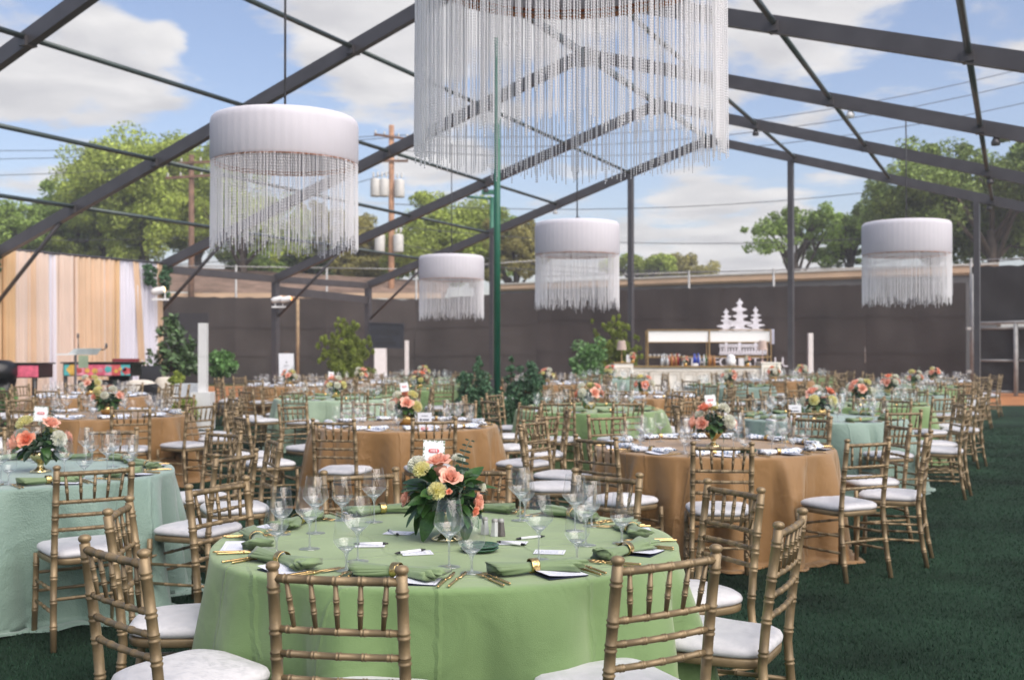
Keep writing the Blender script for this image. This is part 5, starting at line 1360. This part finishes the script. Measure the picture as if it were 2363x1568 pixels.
def bouquet(x, y, label, near, flowers=None, seed=0, size=1.0):
    """flowers: list of (offset x, offset y, height above cloth, kind, radius)"""
    rr = random.Random(seed)
    t = thing('flower_arrangement', label, 'flowers', (x, y, HT + .002), 0, 'flower centrepieces')
    link('vase', VASE if near == 2 else VASE2, t)
    C = Vector((0, 0, .17))
    if flowers is None:
        flowers = []; n = 9
        for k in range(n):
            a = 2 * PI * (k + rr.uniform(-.2, .2)) / 6 - PI / 2 + .5 * (seed % 2) if k < 6 else 2 * PI * (k + .5) / 3 - PI / 2 + rr.uniform(-.3, .3)
            el = rr.uniform(-.15, .35) if k < 6 else rr.uniform(.75, 1.1)
            r_ = .140 * size
            flowers.append((r_ * math.cos(a) * math.cos(el), r_ * math.sin(a) * math.cos(el), .19 + .14 * math.sin(el), ('r', 'c', 'y', 'o', 'c', 'r', 'y', 'c', 'r')[(k + seed) % 9], rr.uniform(.055, .072)))
    for fx, fy, fz, kd, r_ in flowers:
        me = {'r': ROSE[0], 'o': ROSE[1], 'y': CARN[0], 'c': CARN[1]}[kd]
        d = Vector((fx, fy, (fz - C.z) * 1.0 + .03))
        link('rose' if kd in 'ro' else 'carnation', me, t, (fx, fy, fz), aim(d, rr.random() * 6), (r_, r_, r_))
    nl = 76 if len(flowers) > 10 else 30
    merged = MB()
    for k in range(nl):
        a = 2 * PI * k / nl * 3 + rr.uniform(-.4, .4); el = rr.uniform(-.75, .95 if len(flowers) > 10 else .55)
        d = Vector((math.cos(a) * math.cos(el), math.sin(a) * math.cos(el), math.sin(el)))
        p = C + (Vector((d.x * .098, d.y * .098, d.z * .08)) if len(flowers) > 10 else Vector((d.x * .085, d.y * .085, d.z * .075))); L = rr.uniform(.065, .105) * size * (1 if near == 2 and flowers and len(flowers) > 10 else .82)
        dd = d + Vector((rr.gauss(0, .25), rr.gauss(0, .25), rr.gauss(0, .25)))
        me = LEAF[rr.randrange(3)]
        if near: link('leaf', me, t, p, aim_leaf(dd, rr.uniform(-.6, .6)), (L, L, L))
        else:
            m = Matrix.Translation(p) @ aim_leaf(dd, rr.uniform(-.6, .6)).to_matrix().to_4x4() @ Matrix.Scale(L, 4)
            merged.add([m @ v.co for v in me.vertices], [tuple(q.vertices) for q in me.polygons])
    if not near: merged.build('foliage', lemon_m, t)
    mb = MB()
    V = leaf_cards([(0, 0, .16), (.05, .02, .17), (-.05, .0, .17), (0, .05, .2)], [.085, .07, .07, .07], 70, .022)
    link('filler_greens', np_mesh('filler_greens', V, 4, dkleaf_m), t)
    if near or rr.random() < .6: sprig(t, (.06, -.01, .26), (.25, -.05, 1), .14)
    return t
red_m = M('logo_red', (.62, .02, .035), .5, var=.02)
spk_m = M('speckled_card', (.78, .79, .80), .7, var=.01)
_nt = spk_m.node_tree; _v = _nt.nodes.new('ShaderNodeTexNoise'); _v.inputs['Scale'].default_value = 140; _tc = _nt.nodes.new('ShaderNodeTexCoord'); _nt.links.new(_tc.outputs['Object'], _v.inputs['Vector'])
_sp = _nt.nodes.new('ShaderNodeSeparateXYZ'); _nt.links.new(_tc.outputs['Generated'], _sp.inputs[0])
def _mm(op, a, b):
    n = _nt.nodes.new('ShaderNodeMath'); n.operation = op
    for i, q in enumerate((a, b)):
        if isinstance(q, (int, float)): n.inputs[i].default_value = q
        else: _nt.links.new(q, n.inputs[i])
    return n.outputs[0]
_bd = _mm('MAXIMUM', _mm('ABSOLUTE', _mm('SUBTRACT', _sp.outputs['X'], .5), 0), _mm('ABSOLUTE', _mm('SUBTRACT', _sp.outputs['Z'], .5), 0))
_ff = _mm('MULTIPLY', _mm('GREATER_THAN', _mm('ADD', _v.outputs['Fac'], _mm('MULTIPLY', _mm('SUBTRACT', _bd, .42), 1.6)), .60), _mm('GREATER_THAN', _bd, .26))
_mx = _nt.nodes.new('ShaderNodeMix'); _mx.data_type = 'RGBA'; _mx.inputs['A'].default_value = (.78, .79, .81, 1); _mx.inputs['B'].default_value = (.20, .28, .20, 1)
_nt.links.new(_ff, _mx.inputs['Factor']); _nt.links.new(_mx.outputs['Result'], _nt.nodes['Principled BSDF'].inputs['Base Color'])
def logo(parent, c, s, rot):
    """red rounded sign with a white line and three white letters parted by dots"""
    m = Euler(rot).to_matrix(); c = Vector(c)
    for w, h, dep, mt in ((1.0, .36, .0010, red_m), (.94, .29, .0016, white_m), (.90, .255, .0022, red_m)):
        mb = MB(); mb.prism([(a * s, b * s) for a, b in pill(w, h)], c, m @ Vector((1, 0, 0)), m @ Vector((0, 0, 1)), m @ Vector((0, -1, 0)), dep); mb.build('logo_plate', mt, parent, smooth=False)
    font('lettering', 'H\u00b7E\u00b7B', .27 * s, white_m, parent, c + m @ Vector((0, -.0024, 0)), (R(90) + rot[0], rot[1], rot[2]), ext=.0004, off=.012 * s)
def stake_card(x, y, z, label, tilt, w=.088, h=.092):
    t = thing('logo_card', label, 'card', (x, y, z), 0, 'white cards with a red logo in the flowers')
    rot = (R(-6), R(tilt), R(4))
    mb = MB(); mb.box((0, 0, 0), (w, .002, h)); mb.build('card', spk_m, t, (0, 0, 0), rot, smooth=False)
    logo(t, Euler(rot).to_matrix() @ Vector((0, -.0015, .004)), w * .5, rot)
    mb = MB(); mb.tube([(0, .003, -.03), (0, .003, -.16)], .002, 5); mb.build('stake', wood2_m, t)
    return t
def stand_sign(x, y, label):
    t = thing('table_sign', label, 'sign', (x, y, HT + .002), 0, 'upright white table signs')
    mb = MB(); mb.box((0, 0, .085), (.13, .006, .17)); mb.build('panel', whitep_m, t, smooth=False)
    logo(t, (0, -.0035, .022), .07, (0, 0, 0))
    mb = MB(); mb.box((-.035, -.004, .105), (.018, .002, .016)); mb.box((.012, -.004, .105), (.06, .002, .010)); mb.box((0, -.004, .14), (.06, .002, .004)); mb.build('print', navy_m, t, smooth=False)

# ------------------------------------------------------------------ tables with everything on them
def table(x, y, color, desc, phase, seed, level, chair_r=1.42, chairs=None, backs=None, skip=(), bq=None, card=None, size=1.0, boff=0.0):
    """level 2: nearest tables, 1: middle, 0: far"""
    rr = random.Random(seed)
    cw = {'green': 'lime green', 'orange': 'satin bronze', 'teal': 'teal', 'mint': 'pale mint'}[color]
    t = thing('round_table', f'round table in a {cw} floor length cloth, {desc}', 'table', (x, y, 0), 0, 'round banquet tables')
    cloth(t, color, seed, 240 if level == 2 else 144 if level == 1 else 96, 22 if level == 2 else 12, {'green': 13, 'orange': 22, 'teal': 15, 'mint': 24}[color], {'green': .20, 'orange': .19, 'teal': .19, 'mint': .14}[color], {'green': .2, 'orange': .45, 'teal': .6, 'mint': .3}[color])
    green = color != 'orange'
    for i, (an, w) in enumerate(slots(phase)):
        e = Vector((math.cos(R(an)), math.sin(R(an)))); rt = Vector((-e.y, e.x))            # e: outwards; rt: to the right of the sitter
        face = math.atan2(-e.y, -e.x)
        # chair
        if w not in skip:
            if backs is not None:
                b = min(backs, key=lambda q: (q[0] - x - 1.35 * e.x) ** 2 + (q[1] - y - 1.35 * e.y) ** 2)
                chair_at_back(b[0], b[1], x, y, f'gold chair, {w}, at {desc}', False, R(b[2]) if len(b) > 2 else 0)
            else:
                r_ = chair_r + rr.uniform(-.09, .10); j = rr.uniform(-.07, .07)
                ce = Vector((math.cos(R(an) + j), math.sin(R(an) + j)))
                chair_at_back(x + ce.x * r_, y + ce.y * r_, x, y, f'gold chair, {w}, at {desc}', level == 0, rr.uniform(-.12, .12))
        def P(r_, s, jit=.012): 
            return x + e.x * r_ + rt.x * s + rr.uniform(-jit, jit), y + e.y * r_ + rt.y * s + rr.uniform(-jit, jit)
        wx, wy = P(.545, .115); gx_, gy_ = P(.655, .205)
        glass('wine_glass', wx, wy, f'wine glass, {w}, on {desc}', level == 2)
        glass('water_goblet', gx_, gy_, f'water goblet, {w}, on {desc}', level == 2)
        nx_, ny_ = P(.755, -.02)
        napkin(nx_, ny_, face - PI / 2 + rr.uniform(-.30, .30), green, f'napkin in gold ring, {w}, on {desc}', rr.randrange(12))
        mx_, my_ = P(.815, .055, .008)
        mo = thing('menu_card', f'folded white menu card, {w}, on {desc}', 'menu', (mx_, my_, HT + .0020), face - PI / 2 + rr.uniform(-.35, .1) + PI * 0, 'folded menu cards')
        link('cover', MENU, mo); link('inside', MENUB, mo)
        if level >= 1:
            for q, (s, nm, me, side) in enumerate(((-.205, 'fork', FORK, 'outer'), (-.175, 'fork', FORK, 'inner'), (.155, 'knife', KNIFE, 'inner'), (.185, 'knife', KNIFE, 'outer'))):
                if level == 1 and side == 'outer': continue
                cx_, cy_ = P(.785 - .012 * (q % 2), s, .004)
                tag(link(nm, me, None, (cx_, cy_, HT + .0012), (0, 0, face - PI / 2 + rr.uniform(-.06, .06))), f'gold {side} {nm}, {w}, on {desc}', nm, f'gold {nm}s')
    fl = bq
    bouquet(x + boff, y, f'peach and cream flowers, gold vase, {desc}', level, fl, seed, size)
    if card: stake_card(x + card[0], y + card[1], HT + card[2], f'white card with red logo in the flowers, {desc}', card[3])
    return t

G1 = (-.26, 4.43)
backs1 = [(-1.21, 3.40), (-1.50, 4.27), (-.48, 3.06), (.45, 3.26), (.98, 3.95, -6), (.96, 4.86, 8), (.45, 5.36), (-.20, 5.62), (-.74, 5.43), (-1.31, 4.98)]
def fl1(u, v, k, r_, dy):
    d = G1[1] + dy; return (at(u, d) - G1[0], dy, zat(v, d) - HT, k, r_)
bq1 = [fl1(1040, 1100, 'r', .046, -.13), fl1(1012, 1062, 'r', .050, -.06), fl1(1008, 1132, 'y', .042, -.155), fl1(972, 1082, 'y', .042, -.10), fl1(960, 1070, 'c', .046, -.04), fl1(1058, 1058, 'c', .034, .02),
       fl1(936, 1150, 'r', .040, -.05), fl1(1104, 1158, 'r', .040, -.05), fl1(1097, 1180, 'o', .022, -.09), fl1(1112, 1122, 'c', .026, -.03), fl1(1036, 1134, 'o', .013, -.16), fl1(1060, 1150, 'r', .04, .14), fl1(990, 1140, 'c', .04, .14), fl1(1020, 1090, 'r', .045, .10)]
table(*G1, 'green', 'front lime green table', 262, 101, 2, backs=backs1, bq=bq1, card=(at(1001, 4.45) - G1[0], .03, zat(1042, 4.45) - HT, 2), size=1.08)
table(-3.05, 6.85, 'teal', 'left teal table', 307, 102, 2, 1.52, card=(.14, -.02, .36, 3), size=1.15, boff=.13)
table(1.57, 8.62, 'orange', 'big bronze table', 262, 103, 2, 1.50, card=(-.03, -.04, .36, -6), size=1.15)
table(-1.06, 11.0, 'orange', 'bronze table behind the front flowers', 252, 104, 1, 1.62, card=(-.01, -.02, .38, -7), size=1.1)
table(3.39, 12.2, 'teal', 'teal table beyond the big bronze one', 252, 105, 1, 1.48, size=1.25)
table(-4.64, 12.7, 'orange', 'bronze table nearest the sofas', 295, 106, 1, 1.5, size=1.15)
table(.97, 13.9, 'green', 'lime table by the green pole', 251, 107, 1, 1.46, size=1.15)
table(4.76, 15.1, 'green', 'lime table of the gate row', 254, 108, 1, 1.46, size=1.2)
table(-2.72, 17.0, 'mint', 'mint table before the juniper', 256, 109, 1, 1.46, card=(-.06, -.02, .36, 4))
far = [(2.1, 17.6, 'orange', 'bronze table before the bar'), (6.3, 18.4, 'teal', 'teal table of the gate row'), (-6.75, 17.7, 'orange', 'bronze table before the pianos'), (-1.75, 20.8, 'green', 'lime table left of the pole shrubs'),
       (7.9, 21.7, 'green', 'farthest lime table of the gate row'), (4.38, 22.3, 'teal', 'teal table under the bar end'), (-4.6, 22.8, 'orange', 'bronze table by the white easel'), (.75, 23.9, 'orange', 'bronze table right of the pole shrubs'),
       (-3.35, 24.6, 'orange', 'bronze table before the cheers sign'), (9.65, 25.3, 'orange', 'bronze table nearest the gate'), (6.25, 26.4, 'orange', 'bronze table right of the bar'), (-2.2, 27.4, 'green', 'lime table by the thin white column'),
       (2.45, 27.6, 'teal', 'teal table touching the bar front'), (7.6, 29.0, 'green', 'lime table by the far turf edge')]
for i, (x, y, c, d_) in enumerate(far):
    table(x, y, c, d_, 252 + (i * 7) % 20, 120 + i, 0, 1.44, skip=('second right of nearest', 'third right of nearest') if x == -1.75 else ('third right of nearest', 'fourth right of nearest', 'farthest place', 'fourth left of nearest', 'third left of nearest') if x in (4.38, 2.45) else ())
# things only on some tables
stand_sign(3.39 + at(1834, 11.6) - 3.39, 11.6, 'upright white sign with red logo on the teal table beyond the big bronze one')
t_ = stand_sign(at(980, 10.2), 10.2, 'upright white sign on the bronze table behind the front flowers')
pen_m = M('pen_white', (.75, .75, .78), .3); penb_m = M('pen_black', (.012, .012, .016), .4)
def pen(u, v, ang, label, dz=.0032):
    d = (EYE - HT - .01) * FPX / (v - 803)
    t = thing('ballpoint_pen', label, 'pen', (at(u, d), d, HT + dz + .006), R(ang), 'white pens with black ends')
    mb = MB(); mb.tube([(-.045, 0, 0), (.045, 0, 0)], .0055, 10); mb.build('barrel', pen_m, t)
    mb = MB(); mb.tube([(-.045, 0, 0), (-.058, 0, 0), (-.068, 0, 0)], [.0052, .0048, .0015], 8); mb.build('tip', penb_m, t)
    mb = MB(); mb.tube([(.045, 0, 0), (.055, 0, 0), (.058, 0, 0), (.066, 0, 0)], [.0055, .005, .003, .003], 8); mb.build('clicker', penb_m, t)
def place_card(u, v, ang, label):
    d = (EYE - HT - .003) * FPX / (v - 803)
    tag(link('place_card', CARD, None, (at(u, d), d, HT + .0022), (0, 0, R(ang))), label, 'card', 'small printed cards with pens')
for u, v, a, pu, pv, pa, lab in ((921, 1228, -12, 908, 1226, 115, 'behind the wine glasses'), (855, 1256, 3, 857, 1252, 2, 'beside the left wine glass'), (962, 1274, 14, 947, 1270, 38, 'before the gold vase'), (1182, 1251, -10, 1180, 1251, 148, 'right of the green plates')):
    place_card(u, v, a, f'small printed card {lab} on the front table')
    pen(pu, pv, pa, f'white pen on the card {lab}')
pen(1224, 1236, 30, 'white pen lying alone right of the green plates', 0)
place_card(1268, 1272, -8, 'printed card under the right goblet on the front table')
# stacked green plates and shakers on the front table, bowls on the others
plate_m = M('green_glaze', (.035, .095, .060), .25, var=.35, scale=30, bump=.25, bscale=60)
def plates(x, y, label, n_=2):
    for k in range(n_):
        mb = MB(); mb.lathe([(.042, .002), (.058, .003), (.069, .011), (.073, .014), (.070, .016), (.057, .008), (0, .007)], 32, cap0=True)
        tag(mb.build('green_plate', plate_m, None, (x + .002 * k, y, HT + .001 + .011 * k)), f'{"upper" if k else "lower"} {label}', 'plate', 'stacked green plates')
d_ = (EYE - HT - .015) * FPX / (1262 - 803)
plates(at(1107, d_), d_, 'dark green glazed plate of the stack on the front table')
plates(1.72, 8.1, 'dark green plate on the big bronze table')
shk_m = M('shaker_glass', (.52, .54, .54), .1, spec=.8); pep_m = M('pepper', (.10, .09, .085), .6, var=.4, scale=200)
for i, (u, v, mt, lab) in enumerate(((1119, 1232, shk_m, 'clear salt shaker with a sloping body behind the green plates'), (1142, 1236, shk_m, 'second clear shaker beside the flowers on the front table'), (1156, 1236, pep_m, 'dark pepper shaker behind the green plates'))):
    d_ = (EYE - HT) * FPX / (v - 803)
    t = thing('shaker', lab, 'shaker', (at(u, d_), d_, HT + .001), R(30), 'salt and pepper shakers')
    mb = MB(); mb.lathe([(.020, 0), (.021, .003), (.014, .055), (.013, .058)], 6, cap0=True, cap1=True); mb.build('body', mt, t, smooth=False)
    mb = MB(); mb.lathe([(.0135, .0582), (.0135, .066), (.009, .071), (0, .072)], 12); mb.build('lid', galv_m, t)
# small flower pots on the bar
for u, z_, lab in ((1461, ez + .031, 'small flower bunch in a white pot by the left bar lamp'), (1583, bz + .0375, 'small flower bunch among the bar bottles'), (1727, bz + .0375, 'small flower bunch at the right of the bar')):
    x, y = bar_xy(u + (0 if u > 1500 else 0), .12)
    t = bouquet(x, y, lab, 0, None, int(u), .7); t.location = (x, y, z_); t.scale = (.75, .75, .8)

# ------------------------------------------------------------------ thin evening haze
hz = MB(); hz.box((0, 120, 9.6), (520, 380, 21.2))
hm = bpy.data.materials.new('haze_air'); hm.use_nodes = True
_ns, _ls = hm.node_tree.nodes, hm.node_tree.links; _ns.clear()
_o = _ns.new('ShaderNodeOutputMaterial'); _v = _ns.new('ShaderNodeVolumePrincipled')
_v.inputs['Color'].default_value = (.93, .94, .96, 1); _v.inputs['Density'].default_value = .0016; _v.inputs['Anisotropy'].default_value = .2
_ls.new(_v.outputs[0], _o.inputs['Volume'])
tag(hz.build('haze', hm, smooth=False), kind='stuff')
